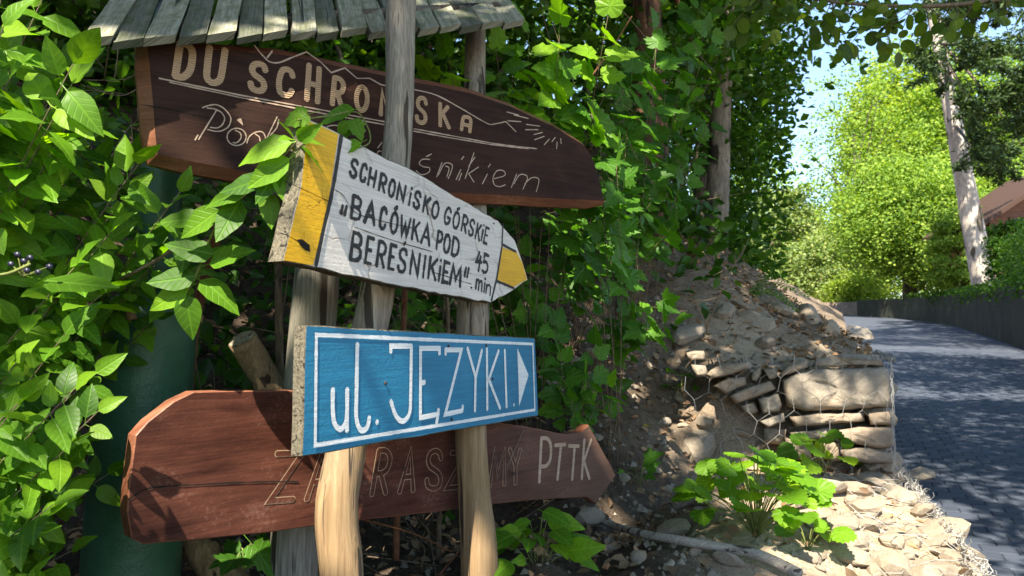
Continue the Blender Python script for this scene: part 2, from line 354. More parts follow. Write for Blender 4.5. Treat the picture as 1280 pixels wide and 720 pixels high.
def G(px, py, d0=1.2, d1=60):
    r = ray(px, py); r = r / r.y; d = d0
    while d < d1:
        p = CAM + r * d
        if p.z <= ground_z(p.x, p.y): return p
        d += 0.015 if d < 8 else 0.1
    return CAM + r * d1
svals = np.concatenate([[-160, -90, -50, -30, -20, -14, -10, -7.5, -6, -5.45, -5.30, -5.28, -3, -0.06, -0.05], np.arange(0, 3.6, 0.04), np.arange(3.6, 8, 0.2), np.arange(8, 20, 0.7), np.geomspace(20, 160, 12)])
yvals = np.concatenate([np.arange(-40, -4, 4), np.arange(-4, 1.4, 0.3), np.arange(1.4, 3.62, 0.04), [3.63, 3.655, 3.665], np.arange(3.69, 7.5, 0.04), np.arange(7.5, 14, 0.25), np.arange(14, 60, 1.2), np.geomspace(60, 500, 16)])
tv, td = [], []
for y in yvals:
    for s in svals:
        x = x_edge(y) - s / RC
        if s >= 0: z = bank_z(x, y)
        else: z = ground_z(x, y)
        if 0 <= s < .13 and 3.3 < y < 7: z = min(z, .93)
        tv.append((x, y, z))
        dry = smoothstep(-0.15, 0.35, x - 0.55 - 0.3 * (y - 2.4)) * (1 - smoothstep(3.4, 5.2, y)) + 0.38 * smoothstep(0.35, 1.0, x)
        td.append(min(1, dry))
ns = len(svals); tf = []
for j in range(len(yvals) - 1):
    for i in range(ns - 1):
        a = j * ns + i; tf.append((a, a + ns, a + ns + 1, a + 1))
hill = part("hillside", tv, tf, M_soil, None, True); tag(hill, "stony brown earth bank rising behind the wooden signs", kind="structure")
da = hill.data.attributes.new("dry", 'FLOAT', 'POINT'); da.data.foreach_set("value", np.array(td, np.float32))

# ------------------------------------------------------------------ road
RD = Vector((0.45, 1, 0)).normalized()
rv, rf = [], []
rys = np.concatenate([np.arange(-10, 34, 2), np.arange(34, 60, 1.0)])
for y in rys:
    for w in (0.0, 5.25):
        rv.append((x_edge(y) + w / RC + 0.02, y, road_z(y) - 0.022))
for j in range(len(rys) - 1): rf.append((2 * j, 2 * j + 1, 2 * j + 3, 2 * j + 2))
road = part("road", rv, rf, M_roadbed); tag(road, "block paved lane climbing past the bank", kind="structure")
YP = 24.0
fv, ff = [], []
fys = np.concatenate([np.arange(YP - 4, 34, 1.0), np.arange(34, 60, 1.0)])
for y in fys:
    for w in (0.05, 5.2): fv.append((x_edge(y) + w / RC, y, road_z(y)))
for j in range(len(fys) - 1): ff.append((2 * j, 2 * j + 1, 2 * j + 3, 2 * j + 2))
fv = [(a_, b_, c_ - .008) for a_, b_, c_ in fv]
part("far_paving", fv, ff, M_farpave, road)["kind"] = "stuff"
PW, PL = 0.25, 0.17
def paver_geo(w, l, h=0.06, b=0.008):
    x, y = w / 2 - 0.003, l / 2 - 0.0035
    V = [(-x, -y, -h), (x, -y, -h), (x, y, -h), (-x, y, -h), (-x, -y, -b), (x, -y, -b), (x, y, -b), (-x, y, -b), (-x + b, -y + b, 0), (x - b, -y + b, 0), (x - b, y - b, 0), (-x + b, y - b, 0)]
    Fc = [(8, 9, 10, 11)] + [(a, (a + 1) % 4, 4 + (a + 1) % 4, 4 + a) for a in range(4)] + [(4 + a, 4 + (a + 1) % 4, 8 + (a + 1) % 4, 8 + a) for a in range(4)]
    return V, Fc
pv, pf = paver_geo(PW, PL); pme = mesh("paver", pv, pf, M_paver)
XD = Vector((RD.y, -RD.x, 0)); YD = Vector((RD.x, RD.y, 0.07 * RD.y)).normalized(); ZD = XD.cross(YD)
RM = Matrix((XD, YD, ZD)).transposed().to_4x4()
cands = []
O0 = Vector((1.85 - 0.45 * 3.4, 0, 0))
for j in range(int(2.0 / PL), int(26.5 / PL)):
    for i in range(21):
        off = (0.5 if j % 2 else 0.0)
        w = 0.06 + (i + off + 0.5) * PW
        if w > 5.15: continue
        c = O0 + RD * (j * PL) + XD * w
        if c.y > YP - 0.1: continue
        c.z = road_z(c.y) + RN.uniform(-0.002, 0.002)
        px = 640 + F * c.x / c.y; py = 420 - F * (c.z - EYE) / c.y
        cands.append((0 if (px < 1290 and py < 726) else 1, c.y, px, c))
vis = sorted([c for c in cands if c[0] == 0 and c[2] > 1112], key=lambda c: c[1])
keep = set(id(c) for c in vis[:300])
V, Fc = [], []
for c in cands:
    R = RM @ Matrix.Rotation(RN.gauss(0, 0.006), 4, 'X') @ Matrix.Rotation(RN.gauss(0, 0.006), 4, 'Y')
    if id(c) in keep:
        o = bpy.data.objects.new("paver", pme); COL.objects.link(o); o.parent = road; o.matrix_local = Matrix.Translation(c[3]) @ R
    elif c[1] > 2:
        b = len(V); V += [R @ Vector(v) + c[3] for v in pv]; Fc += [tuple(b + k for k in f) for f in pf]
part("paver_field", V, Fc, M_paver, road)["kind"] = "stuff"

# ------------------------------------------------------------------ retaining wall on the far side of the lane
wall = empty("retaining_wall", (12.0, 16.0, road_z(16)), "long dark mossy concrete retaining wall along the right of the lane", "wall")
yy = 6.0
while yy < 45:
    ln = 4.8; y2 = yy + ln
    h1 = max(0.4, 2.35 - 0.042 * max(0, yy - 18)); h2 = max(0.4, 2.35 - 0.042 * max(0, y2 - 18))
    V = []
    g = 0.006
    for (y, h) in ((yy + g, h1), (y2 - g, h2)):
        x = x_edge(y) + 5.25 / RC
        for w, z in ((0, -0.2), (0.0, h - 0.03), (0.03, h), (0.35, h), (0.35, -0.2)):
            jx = 0
            V.append((x + (w + jx) * 0.91, y - (w) * 0.41, road_z(y) + z))
    Fc = [(k, k + 1, k + 6, k + 5) for k in range(4)] + [(4, 3, 2, 1, 0), (5, 6, 7, 8, 9)]
    part("panel", V, Fc, M_concrete, wall); yy = y2

WALLTOP = [(x_edge(y) + 5.25 / RC, y, road_z(y) + max(0.4, 2.35 - 0.042 * max(0, y - 18))) for y in np.arange(12, 44, .5)]
# ------------------------------------------------------------------ signs
class Plane:
    def __init__(s, a, b, tilt=0.0):
        """vertical plane through two (px, depth) points"""
        A = Vector(((a[0] - 640) / F * a[1], a[1], 0)); B = Vector(((b[0] - 640) / F * b[1], b[1], 0))
        s.o = Vector((A.x, A.y, EYE)); s.u = (B - A).normalized(); s.v = Vector((0, 0, 1))
        s.n = s.u.cross(s.v).normalized()
        if s.n.y > 0: s.n = -s.n
    def at(s, px, py, off=0.0):
        r = ray(px, py); k = ((s.o + s.n * off) - CAM).dot(s.n) / r.dot(s.n); return CAM + r * k
    def uv(s, p): q = p - s.o; return (q.dot(s.u), q.z)
    def pt(s, uv, off=0.0): return s.o + s.u * uv[0] + s.v * uv[1] + s.n * off
def densify(poly, step, jit):
    out = []
    for i, a in enumerate(poly):
        b = poly[(i + 1) % len(poly)]; n = max(1, int(math.hypot(b[0] - a[0], b[1] - a[1]) / step))
        for k in range(n):
            t = k / n; j = jit if k else jit * 0.3
            out.append((a[0] + (b[0] - a[0]) * t + RN.uniform(-j, j), a[1] + (b[1] - a[1]) * t + RN.uniform(-j, j)))
    return out
def board(pl, name, inner_px, mat, edge_mat, parent, th=0.03, outer=None, cham=0.0025, step=0.05, jit=0.0012, chz=0.002):
    """front face in inner_px, chamfered to the outline, then straight back by the thickness"""
    inn = [pl.uv(pl.at(*p)) for p in inner_px]
    inn = densify(inn, step, jit)
    if outer is None:
        n = len(inn); ar = sum(inn[i][0] * inn[(i + 1) % n][1] - inn[(i + 1) % n][0] * inn[i][1] for i in range(n))
        sg = 1 if ar > 0 else -1; out = []
        for i in range(n):
            a, b, c = inn[i - 1], inn[i], inn[(i + 1) % n]
            tx, ty = c[0] - a[0], c[1] - a[1]; L = math.hypot(tx, ty) or 1
            k = cham(inn[i]) if callable(cham) else cham
            out.append((b[0] + sg * ty / L * k, b[1] - sg * tx / L * k))
    n = len(inn)
    V = [pl.pt(p, 0) for p in inn] + [pl.pt(p, -chz) for p in out] + [pl.pt(p, -th) for p in out]
    UV = inn + [(p[0] * 1.0, p[1] + 0.0) for p in out] + [(p[0] + 0.03, p[1] + 0.03) for p in out]
    front = part(name, V[:n], [tuple(range(n))], mat, parent, False, UV[:n])
    nn = pl.n
    if front.data.polygons[0].normal.dot(nn) < 0: front.data.flip_normals()
    me = front.data
    # board body (edges and back) is a second mesh material on the same board
    V2 = [v - wloc(parent) for v in V]
    Fc = [tuple(range(n)) if True else None]
    for i in range(n):
        j = (i + 1) % n; Fc.append((i, j, n + j, n + i)); Fc.append((n + i, n + j, 2 * n + j, 2 * n + i))
    Fc.append(tuple(range(3 * n - 1, 2 * n - 1, -1)))
    me2 = mesh(name, V2, Fc, mat, False, UV); me2.materials.append(edge_mat)
    mi = [0] + [1] * (len(Fc) - 1); me2.polygons.foreach_set("material_index", mi)
    import bmesh
    bm = bmesh.new(); bm.from_mesh(me2); bmesh.ops.recalc_face_normals(bm, faces=bm.faces); bm.to_mesh(me2); bm.free()
    old = front.data; front.data = me2; bpy.data.meshes.remove(old)
    return front
def ribbon_geo(pl, pts_px, width, off, smooth=False, closed=False, jit=0.0, taper=False, is_uv=False):
    q = [Vector(p) if is_uv else Vector(pl.uv(pl.at(p[0], p[1], 0))) for p in pts_px]
    q = [Vector((a.x, a.y)) for a in q]
    if closed: q = q + [q[0]]
    if smooth and len(q) > 2: q = [Vector((a.x, a.y)) for a in catmull([(a.x, a.y, 0) for a in q], 5)]
    elif jit:
        r = [q[0]]
        for a, b in zip(q[:-1], q[1:]):
            k = max(1, int((b - a).length / 0.012))
            r += [a.lerp(b, i / k) for i in range(1, k + 1)]
        q = r
    m_ = len(q); L, Rr = [], []
    for i, p in enumerate(q):
        a = q[i - 1] if i else (q[-2] if closed else None); b = q[i + 1] if i < m_ - 1 else (q[1] if closed else None)
        d1 = (p - a).normalized() if a is not None and (p - a).length > 1e-9 else None; d2 = (b - p).normalized() if b is not None and (b - p).length > 1e-9 else None
        d1 = d1 or d2; d2 = d2 or d1
        t = (d1 + d2); t = t.normalized() if t.length > 0.2 else d2
        nrm = Vector((-t.y, t.x)); k = 1 / max(0.5, abs(t.dot(d1)))
        w = width / 2 * (1 + jit * RN.uniform(-1, 1))
        if taper: f = i / (m_ - 1); w *= 0.35 + 1.3 * min(f, 1 - f) if m_ > 2 else 1
        L.append(p + nrm * w * k); Rr.append(p - nrm * w * k)
    UV = [(a.x, a.y) for a in L] + [(a.x, a.y) for a in Rr]; Fc = [(i, m_ + i, m_ + i + 1, i + 1) for i in range(m_ - 1)]
    if not closed:                       # round brush ends
        for e, ins in ((0, 1), (m_ - 1, -1)):
            c = q[e]; d = (q[e] - q[e + ins]).normalized(); nrm = Vector((-d.y, d.x)); w = (L[e] - c).length
            b0 = len(UV); UV.append((c.x, c.y))
            for k in range(7):
                an = -math.pi / 2 + math.pi * k / 6; v_ = c + nrm * math.sin(an) * w + d * math.cos(an) * w * 0.8; UV.append((v_.x, v_.y))
            Fc += [(b0, b0 + 1 + k, b0 + 2 + k) for k in range(6)]
    return [pl.pt(u, off) for u in UV], Fc, UV
LOFF = [0]
def letter(pl, strokes, width, mat, parent, off=0.0012, name="letter", jit=0.0, **kw):
    V, Fc, UV = [], [], []
    for sm, pts in strokes:
        LOFF[0] = (LOFF[0] + 1) % 7
        v, f, u = ribbon_geo(pl, pts, width, off + LOFF[0] * 0.00006, sm, jit=jit, **kw); b = len(V)
        V += v; UV += u; Fc += [tuple(b + k for k in x) for x in f]
    o = part(name, V, Fc, mat, parent, False, UV)
    return o
def patch(pl, name, poly_px, mat, parent, off=0.0008, jit=0.0006):
    uv = densify([pl.uv(pl.at(*p)) for p in poly_px], 0.02, jit)
    o = part(name, [pl.pt(u, off) for u in uv], [tuple(range(len(uv)))], mat, parent, False, uv)
    if o.data.polygons[0].normal.dot(pl.n) < 0: o.data.flip_normals()
    return o
def disc(pl, c, r, mat, parent, name="letter", off=0.0012):
    cu = Vector(pl.uv(pl.at(*c))); uv = [(cu.x + r * math.cos(k * math.pi / 6), cu.y + r * math.sin(k * math.pi / 6)) for k in range(12)]
    return part(name, [pl.pt(u, off) for u in uv], [tuple(range(12))], mat, parent, False, uv)
def nail(pl, c, parent, r=0.004):
    cu = Vector(pl.uv(pl.at(*c))); V = []; 
    for rr, o in ((r, 0.0004), (r * 0.95, 0.0025), (r * 0.4, 0.0032)):
        V += [pl.pt((cu.x + rr * math.cos(k * math.pi / 4), cu.y + rr * math.sin(k * math.pi / 4)), o) for k in range(8)]
    Fc = [(a * 8 + k, a * 8 + (k + 1) % 8, a * 8 + 8 + (k + 1) % 8, a * 8 + 8 + k) for a in range(2) for k in range(8)] + [tuple(16 + k for k in range(8))]
    part("nail", V, Fc, M_nail, parent, True)
_arc = lambda cx, cy, rx, ry, a0, a1, n=9: [(cx + rx * math.cos(math.radians(a0 + (a1 - a0) * i / (n - 1))), cy + ry * math.sin(math.radians(a0 + (a1 - a0) * i / (n - 1)))) for i in range(n)]
_S = [(.95, .80), (.82, .95), (.5, 1), (.16, .92), (.04, .74), (.2, .58), (.5, .5), (.82, .40), (.96, .22), (.8, .05), (.45, 0), (.12, .06), (.02, .22)]
GL = {
 'A': [(0, [(0, 0), (.5, 1), (1, 0)]), (0, [(.2, .36), (.8, .36)])],
 'a': [(1, [(.05, 0), (.05, .6), (.12, .9), (.4, 1), (.7, 1), (.92, .88), (.98, .6), (.98, 0)]), (0, [(.05, .42), (.98, .42)])],
 'B': [(0, [(.08, 0), (.08, 1)]), (1, [(.08, 1), (.6, 1), (.88, .86), (.82, .62), (.5, .54), (.12, .54)]), (1, [(.12, .54), (.65, .52), (.98, .34), (.9, .1), (.55, 0), (.08, 0)])],
 'C': [(1, [(.95, .78), (.8, .95), (.5, 1), (.18, .92), (.04, .65), (.02, .35), (.15, .08), (.48, 0), (.8, .06), (.95, .24)])],
 'D': [(0, [(.1, 0), (.1, 1)]), (1, [(.1, 1), (.5, 1), (.85, .85), (.96, .55), (.9, .2), (.55, 0), (.1, 0)])],
 'E': [(0, [(.95, 1), (.08, 1), (.08, 0), (.95, 0)]), (0, [(.08, .52), (.75, .52)])],
 'G': [(1, [(.95, .8), (.75, .97), (.4, 1), (.1, .75), (.02, .4), (.2, .06), (.55, 0), (.9, .15), (.95, .42)]), (0, [(.95, .42), (.55, .42)])],
 'H': [(0, [(.08, 0), (.08, 1)]), (0, [(.92, 0), (.92, 1)]), (0, [(.08, .48), (.92, .48)])],
 'I': [(0, [(.5, 0), (.5, 1)])], 'i': [(0, [(.5, 0), (.5, .72)]), (0, [(.5, 1.0), (.52, 1.06)])],
 'K': [(0, [(.08, 0), (.08, 1)]), (0, [(.95, 1), (.12, .45)]), (0, [(.35, .6), (1, 0)])],
 'M': [(0, [(0, 0), (.12, 1), (.5, .3), (.88, 1), (1, 0)])],
 'N': [(0, [(.06, 0), (.06, 1), (.94, 0), (.94, 1)])],
 'O': [(1, _arc(.5, .5, .48, .5, 90, 450, 13))],
 'P': [(0, [(.08, 0), (.08, 1)]), (1, [(.08, 1), (.6, 1), (.95, .85), (.92, .6), (.55, .46), (.08, .46)])],
 'R': [(0, [(.08, 0), (.08, 1)]), (1, [(.08, 1), (.6, 1), (.95, .85), (.9, .6), (.55, .48), (.08, .48)]), (0, [(.45, .48), (.98, 0)])],
 'S': [(1, _S)], 'T': [(0, [(0, 1), (1, 1)]), (0, [(.5, 1), (.5, 0)])],
 'U': [(1, [(.04, 1), (.04, .4), (.12, .1), (.5, 0), (.88, .1), (.96, .4), (.96, 1)])],
 'W': [(0, [(0, 1), (.25, 0), (.5, .7), (.75, 0), (1, 1)])],
 'Y': [(0, [(0, 1), (.5, .5), (1, 1)]), (0, [(.5, .5), (.45, 0)])], 'Z': [(0, [(0, 1), (1, 1), (0, 0), (1, 0)])],
 '4': [(0, [(.45, 1), (.1, .45), (.95, .5)]), (0, [(.72, .8), (.6, 0)])],
 '5': [(0, [(.95, 1), (.2, 1), (.15, .55)]), (1, [(.15, .55), (.6, .6), (.92, .38), (.8, .1), (.4, 0), (.05, .08)])],
 'm': [(0, [(.02, .7), (.02, 0)]), (1, [(.02, .5), (.25, .72), (.45, .6), (.48, 0)]), (1, [(.5, .5), (.75, .72), (.95, .6), (1, 0)])],
 'n': [(0, [(.05, .7), (.05, 0)]), (1, [(.05, .45), (.45, .72), (.88, .58), (.95, 0)])],
 "'": [(0, [(.5, 0), (.6, .5)])], '"': [(0, [(.15, .6), (.3, 1.1)]), (0, [(.7, .6), (.85, 1.1)])], ',': [(0, [(.2, .0), (.3, .35)]), (0, [(.65, .0), (.8, .4)])],
}
def glyph(ch, bl, br, tl, tr):
    out = []
    for sm, pts in GL[ch]:
        q = []
        for x, y in pts:
            b = (bl[0] + (br[0] - bl[0]) * x, bl[1] + (br[1] - bl[1]) * x); t = (tl[0] + (tr[0] - tl[0]) * x, tl[1] + (tr[1] - tl[1]) * x)
            q.append((b[0] + (t[0] - b[0]) * y, b[1] + (t[1] - b[1]) * y))
        out.append((sm, q))
    return out

# --- blue street sign
PB = Plane((380, 1.38), (670, 2.385))
blue = empty("street_sign", PB.pt((0.5, -0.3)), "blue painted board with white border and street lettering below the white arrow", "sign")
board(PB, "board", [(383, 408), (668.5, 423.6), (672.4, 519), (378.5, 569)], M_blue, M_lichen, blue, 0.027)
z4 = Zm(340, 380, 3.556)
v, f, u = ribbon_geo(PB, [z4(195, 137), z4(1158, 178), z4(1167, 470), z4(190, 628)], 0.0085, 0.0012, closed=True, jit=0.12)
part("border", v, f, M_wpaint, blue, False, u)
Zs = lambda L: [z4(*p) for p in L]
for st in (
  [(1, Zs([(268, 380), (268, 470), (276, 530), (300, 556), (322, 535), (331, 490), (332, 380)])), (0, Zs([(331, 480), (331, 562)]))],
  [(1, Zs([(377, 180), (373, 400), (372, 500), (385, 550), (402, 562), (422, 545), (430, 505)]))],
  [(0, Zs([(526, 212), (526, 187), (618, 187)])), (1, Zs([(617, 187), (614, 400), (610, 480), (590, 515), (568, 518), (545, 490), (526, 432)]))],
  [(0, Zs([(742, 220), (742, 197), (658, 197), (657, 505), (738, 489)])), (0, Zs([(658, 352), (676, 348)])), (0, Zs([(738, 470), (736, 492), (730, 528)]))],
  [(0, Zs([(770, 222), (770, 204), (840, 204), (768, 490), (843, 474)])), (0, Zs([(843, 474), (846, 455)]))],
  [(0, Zs([(867, 197), (903, 325), (900, 474)])), (0, Zs([(931, 206), (903, 325)]))],
  [(0, Zs([(953, 200), (955, 468)])), (0, Zs([(1006, 208), (962, 335), (1012, 462)]))],
  [(0, Zs([(1033, 206), (1041, 457)]))]):
    letter(PB, st, 0.0124, M_wpaint, blue, jit=0.06)
disc(PB, z4(465, 525), 0.0062, M_wpaint, blue, "dot"); disc(PB, z4(1074, 448), 0.0052, M_wpaint, blue, "dot")
patch(PB, "arrow", [z4(1089, 196), z4(1139, 316), z4(1097, 454)], M_wpaint, blue, 0.0012)
for c in ((503, 352), (783, 187), (797, 512), (980, 333), (951, 185)): nail(PB, z4(*c), blue)

# --- white trail arrow
PWt = Plane((380, 1.375), (670, 2.38))
z3 = Zm(330, 130, 2.666)
white = empty("trail_sign", PWt.pt((0.4, 0.1)), "white painted wooden arrow with yellow ends and black hand lettering", "sign")
wout = [(145, 52), (245, 98), (330, 142), (410, 186), (500, 226), (620, 300), (700, 345), (780, 390), (835, 455), (860, 525), (878, 585), (820, 625), (755, 660), (640, 640), (430, 600), (290, 570), (165, 541), (62, 522), (92, 400), (122, 275)]
board(PWt, "board", [z3(*p) for p in wout], M_white, M_lichen, white, 0.034, jit=0.002, step=0.025)
patch(PWt, "yellow_band", [z3(*p) for p in [(146, 55), (247, 101), (216, 310), (163, 538), (64, 521), (94, 400), (124, 275)]], M_yellow, white)
letter(PWt, [(1, [z3(*p) for p in [(256, 108), (240, 210), (222, 310), (196, 420), (172, 536)]])], 0.0105, M_black, white, 0.0014, "stripe", 0.1)
patch(PWt, "yellow_tip", [z3(*p) for p in [(793, 478), (842, 495), (860, 530), (876, 584), (833, 610), (775, 585)]], M_yellow, white)
for st in ([(795, 405), (792, 475), (775, 580), (757, 654)], [(793, 468), (838, 492)], [(775, 590), (832, 614)]):
    letter(PWt, [(0, [z3(*p) for p in st])], 0.008, M_black, white, 0.0014, "stripe", 0.15)
def text_line(pl, parent, items, x0, b0, x1, b1, h0, h1, slant, width, mat, zf, jit=0.28):
    for ch, a, b in items:
        acc = None
        if len(ch) == 2: acc, ch = ch[1], ch[0]
        def base(x): t = (x - x0) / (x1 - x0); return b0 + (b1 - b0) * t
        def hh(x): t = (x - x0) / (x1 - x0); return h0 + (h1 - h0) * t
        j = RN.uniform(-2, 2)
        mk = lambda x, up: zf(x + slant * hh(x) * up, base(x) - hh(x) * up + j)
        st = glyph(ch, mk(a, 0), mk(b, 0), mk(a, 1), mk(b, 1))
        if acc: c = (a + b) / 2; st.append((0, [mk(c - 2, 1.18), mk(c + 3, 1.32)]))
        if ch in ',"':
            for q_ in st: letter(pl, [q_], width, mat, parent, name="quote_mark", jit=jit)
        else: letter(pl, st, width * RN.uniform(0.92, 1.1), mat, parent, jit=jit)
text_line(PWt, white, [('S', 284, 304), ('C', 318, 335), ('H', 344, 366), ('R', 380, 400), ('O', 412, 430), ('N', 440, 464), ('i', 478, 486), ('S', 496, 514), ('K', 527, 546), ('O', 556, 576), ('G', 598, 616), ("O'", 626, 645), ('R', 655, 672), ('S', 680, 694), ('K', 702, 716), ('i', 720, 726), ('E', 730, 742)],
          285, 238, 742, 466, 55, 50, 0.17, 0.0081, M_black, z3)
text_line(PWt, white, [(',', 250, 276), ('B', 286, 318), ('A', 334, 366), ('C', 383, 402), ("O'", 418, 440), ('W', 450, 480), ('K', 490, 512), ('A', 522, 550), ('P', 572, 588), ('O', 596, 615), ('D', 622, 645)],
          250, 362, 645, 508, 74, 56, 0.12, 0.0088, M_black, z3)
text_line(PWt, white, [('B', 284, 318), ('E', 334, 356), ('R', 372, 398), ('E', 412, 432), ("S'", 444, 468), ('N', 484, 512), ('I', 524, 534), ('K', 544, 570), ('i', 576, 586), ('E', 592, 612), ('M', 618, 652), ('"', 660, 676)],
          284, 515, 676, 614, 88, 60, 0.12, 0.0094, M_black, z3)
text_line(PWt, white, [('4', 702, 722), ('5', 725, 744)], 702, 552, 744, 566, 62, 58, 0.1, 0.0086, M_black, z3)
text_line(PWt, white, [('m', 704, 724), ('i', 729, 735), ('n', 738, 753)], 704, 616, 753, 636, 44, 42, 0.1, 0.0075, M_black, z3)
for st in ([(62, 255), (130, 285), (215, 325)], [(232, 285), (262, 305), (300, 360), (370, 385), (440, 402), (490, 412)], [(50, 430), (80, 440), (130, 470)], [(300, 410), (420, 452), (560, 492)], [(560, 560), (690, 600)], [(110, 455), (135, 470), (150, 492)]):
    letter(PWt, [(1, [z3(*p) for p in st])], 0.0014, M_crack, white, 0.0017, "crack", 0.5)
patch(PWt, "paint_chip", [z3(*p) for p in [(108, 452), (125, 450), (150, 470), (152, 492), (135, 488), (118, 470)]], M_crack, white, 0.0016)
for c in ((690, 612), (765, 398), (790, 402)): nail(PWt, z3(*c), white, 0.003)

# --- top brown sign
PT = Plane((175, 1.60), (757, 2.45))
brown = empty("shelter_sign", PT.pt((0.7, 0.2)), "dark brown carved wooden board hanging just under the plank roof", "sign")
bout = [(184, 56), (350, 68), (519, 103), (587, 116), (638, 133), (692, 158), (731, 182), (742, 201), (755.5, 251), (660, 246), (575, 241), (430, 238), (299, 213), (197, 193)]
board(PT, "board", bout, M_brown, M_brown_edge, brown, 0.05, cham=lambda q: 0.0235, chz=0.03)
zt = [(213, 98, 240, 101, 219, 50, 247, 54, 'D'), (252, 105, 279, 108, 257, 55, 285, 59, 'U'), (308, 114, 333, 119, 311, 74, 336, 78, 'S'), (343, 120, 368, 124, 346, 81, 370, 85, 'C'), (378, 127, 401, 131, 381, 77, 403, 82, 'H'), (410, 133, 430, 137, 413, 93, 433, 97, 'R'), (440, 139, 461, 143, 442, 103, 463, 107, 'O'), (471, 146, 489, 149, 473, 110, 491, 114, 'N'), (500, 151, 505, 152, 501, 114, 506, 115, 'I'), (516, 155, 535, 158, 518, 117, 536, 120, 'S'), (545, 160, 564, 163, 545, 125, 563, 130, 'K'), (572, 165, 590, 168, 574, 141, 592, 144, 'a')]
for i, (a, b, c_, d, e, f_, g, h, ch) in enumerate(zt):
    letter(PT, glyph(ch, (a + 4, b - 3), (c_ - 3, d - 3), (e + 4, f_ + 4), (g - 3, h + 4)), 0.0165 - 0.0004 * i, M_carved, brown)
za, zb, zc, zd = Zm(200, 50, 6.4), Zm(380, 70, 5.333), Zm(500, 110, 4.5), Zm(240, 120, 8.0)
for st in ([(199, 98), (300, 119), (394, 136), (490, 154)], [(212, 103), (300, 122), (393, 140), (486, 157)], [(517, 161), (560, 169), (620, 180), (671, 186)], [(517, 164), (560, 172), (615, 181), (660, 186)]):
    letter(PT, [(0, st)], 0.0032, M_groove, brown, 0.001, "underline", 0.35)
letter(PT, [(0, [(318, 57), (328, 70)]), (1, [(328, 69), (336, 77), (348, 78.5), (365, 72), (383, 65)]), (0, [(383, 65), (400, 77), (414, 91), (431, 85), (446, 98), (462, 98), (476, 106), (496, 110)]), (0, [(334, 72), (340, 64)])], 0.0036, M_groove, brown, 0.001, "ridge_line", 0.25)
letter(PT, [(1, [(517, 112), (545, 119), (575, 135), (608, 154), (618, 155), (632, 152)]), (0, [(632, 152), (645, 165)])], 0.0036, M_groove, brown, 0.001, "ridge_line", 0.25)
for a, b in [((600, 135), (665, 152)), ((640, 152), (720, 172)), ((605, 185), (680, 190)), ((710, 205), (785, 215)), ((705, 235), (775, 235)), ((752, 262), (800, 250)), ((755, 292), (810, 272)), ((810, 320), (838, 288)), ((853, 302), (872, 278)), ((880, 342), (882, 305)), ((905, 312), (903, 284))]:
    letter(PT, [(0, [zc(*a), zc(*b)])], 0.0034, M_groove, brown, 0.001, "sun_ray")
_d = lambda L: [zd(*p) for p in L]; _c = lambda L: [zc(*p) for p in L]
for st in (
  [(0, _d([(240, 150), (65, 435)])), (0, _d([(58, 390), (30, 440)])), (1, _d([(105, 118), (170, 95), (240, 88), (310, 120), (370, 185), (388, 240), (360, 310), (290, 350), (220, 352), (155, 335)])), (1, _d([(150, 122), (220, 130), (290, 165), (325, 225), (300, 290), (250, 320), (185, 315)]))],
  [(1, _d(_arc(445, 410, 96, 86, 0, 360, 13))), (1, _d([(430, 345), (480, 370), (488, 420), (450, 465), (410, 468)]))],
  [(1, _d([(548, 470), (570, 410), (630, 365), (700, 360), (732, 410), (730, 450)])), (1, _d([(630, 380), (670, 410), (680, 450)])), (0, _d([(850, 210), (735, 445)])), (1, _d([(865, 240), (845, 320), (780, 395)]))],
  [(1, [(406, 160), (414, 157), (424, 158), (432, 167)])], [(1, [(470, 196), (473, 189), (481, 191)]), (0, [(472, 185), (477, 178)])],
  [(0, _c([(147, 386), (175, 372)])), (1, _c([(165, 402), (125, 402), (107, 425), (130, 443), (165, 450), (160, 475), (120, 488), (90, 465)]))],
  [(0, _c([(235, 420), (205, 500)])), (1, _c([(215, 490), (250, 425), (290, 430), (290, 460), (270, 510)])), (1, _c([(255, 440), (275, 452), (262, 500)]))],
  [(0, _c([(340, 460), (315, 515)])), (0, _c([(345, 480), (330, 520)])), (0, _c([(345, 402), (358, 385)]))],
  [(0, _c([(415, 365), (365, 510)])), (0, _c([(420, 390), (385, 440)])), (0, _c([(440, 445), (385, 482), (415, 530)]))],
  [(0, _c([(490, 485), (462, 540)])), (0, _c([(495, 445), (508, 428)]))],
  [(1, _c([(530, 510), (588, 492), (580, 466), (545, 466), (522, 505), (530, 545), (560, 555), (590, 545)]))],
  [(0, _c([(655, 485), (625, 560)])), (1, _c([(640, 540), (670, 490), (705, 490), (715, 512), (690, 570)])), (1, _c([(700, 540), (740, 505), (780, 515), (765, 585)]))]):
    letter(PT, st, 0.0029, M_groove, brown, 0.001, jit=0.12)
patch(PT, "accent", _d([(445, 240), (470, 226), (492, 226), (512, 300)]), M_groove, brown, 0.001)
letter(PT, [(1, [(176, 131), (215, 137), (260, 147)])], 0.0022, M_crack, brown, 0.0011, "crack", 0.5)

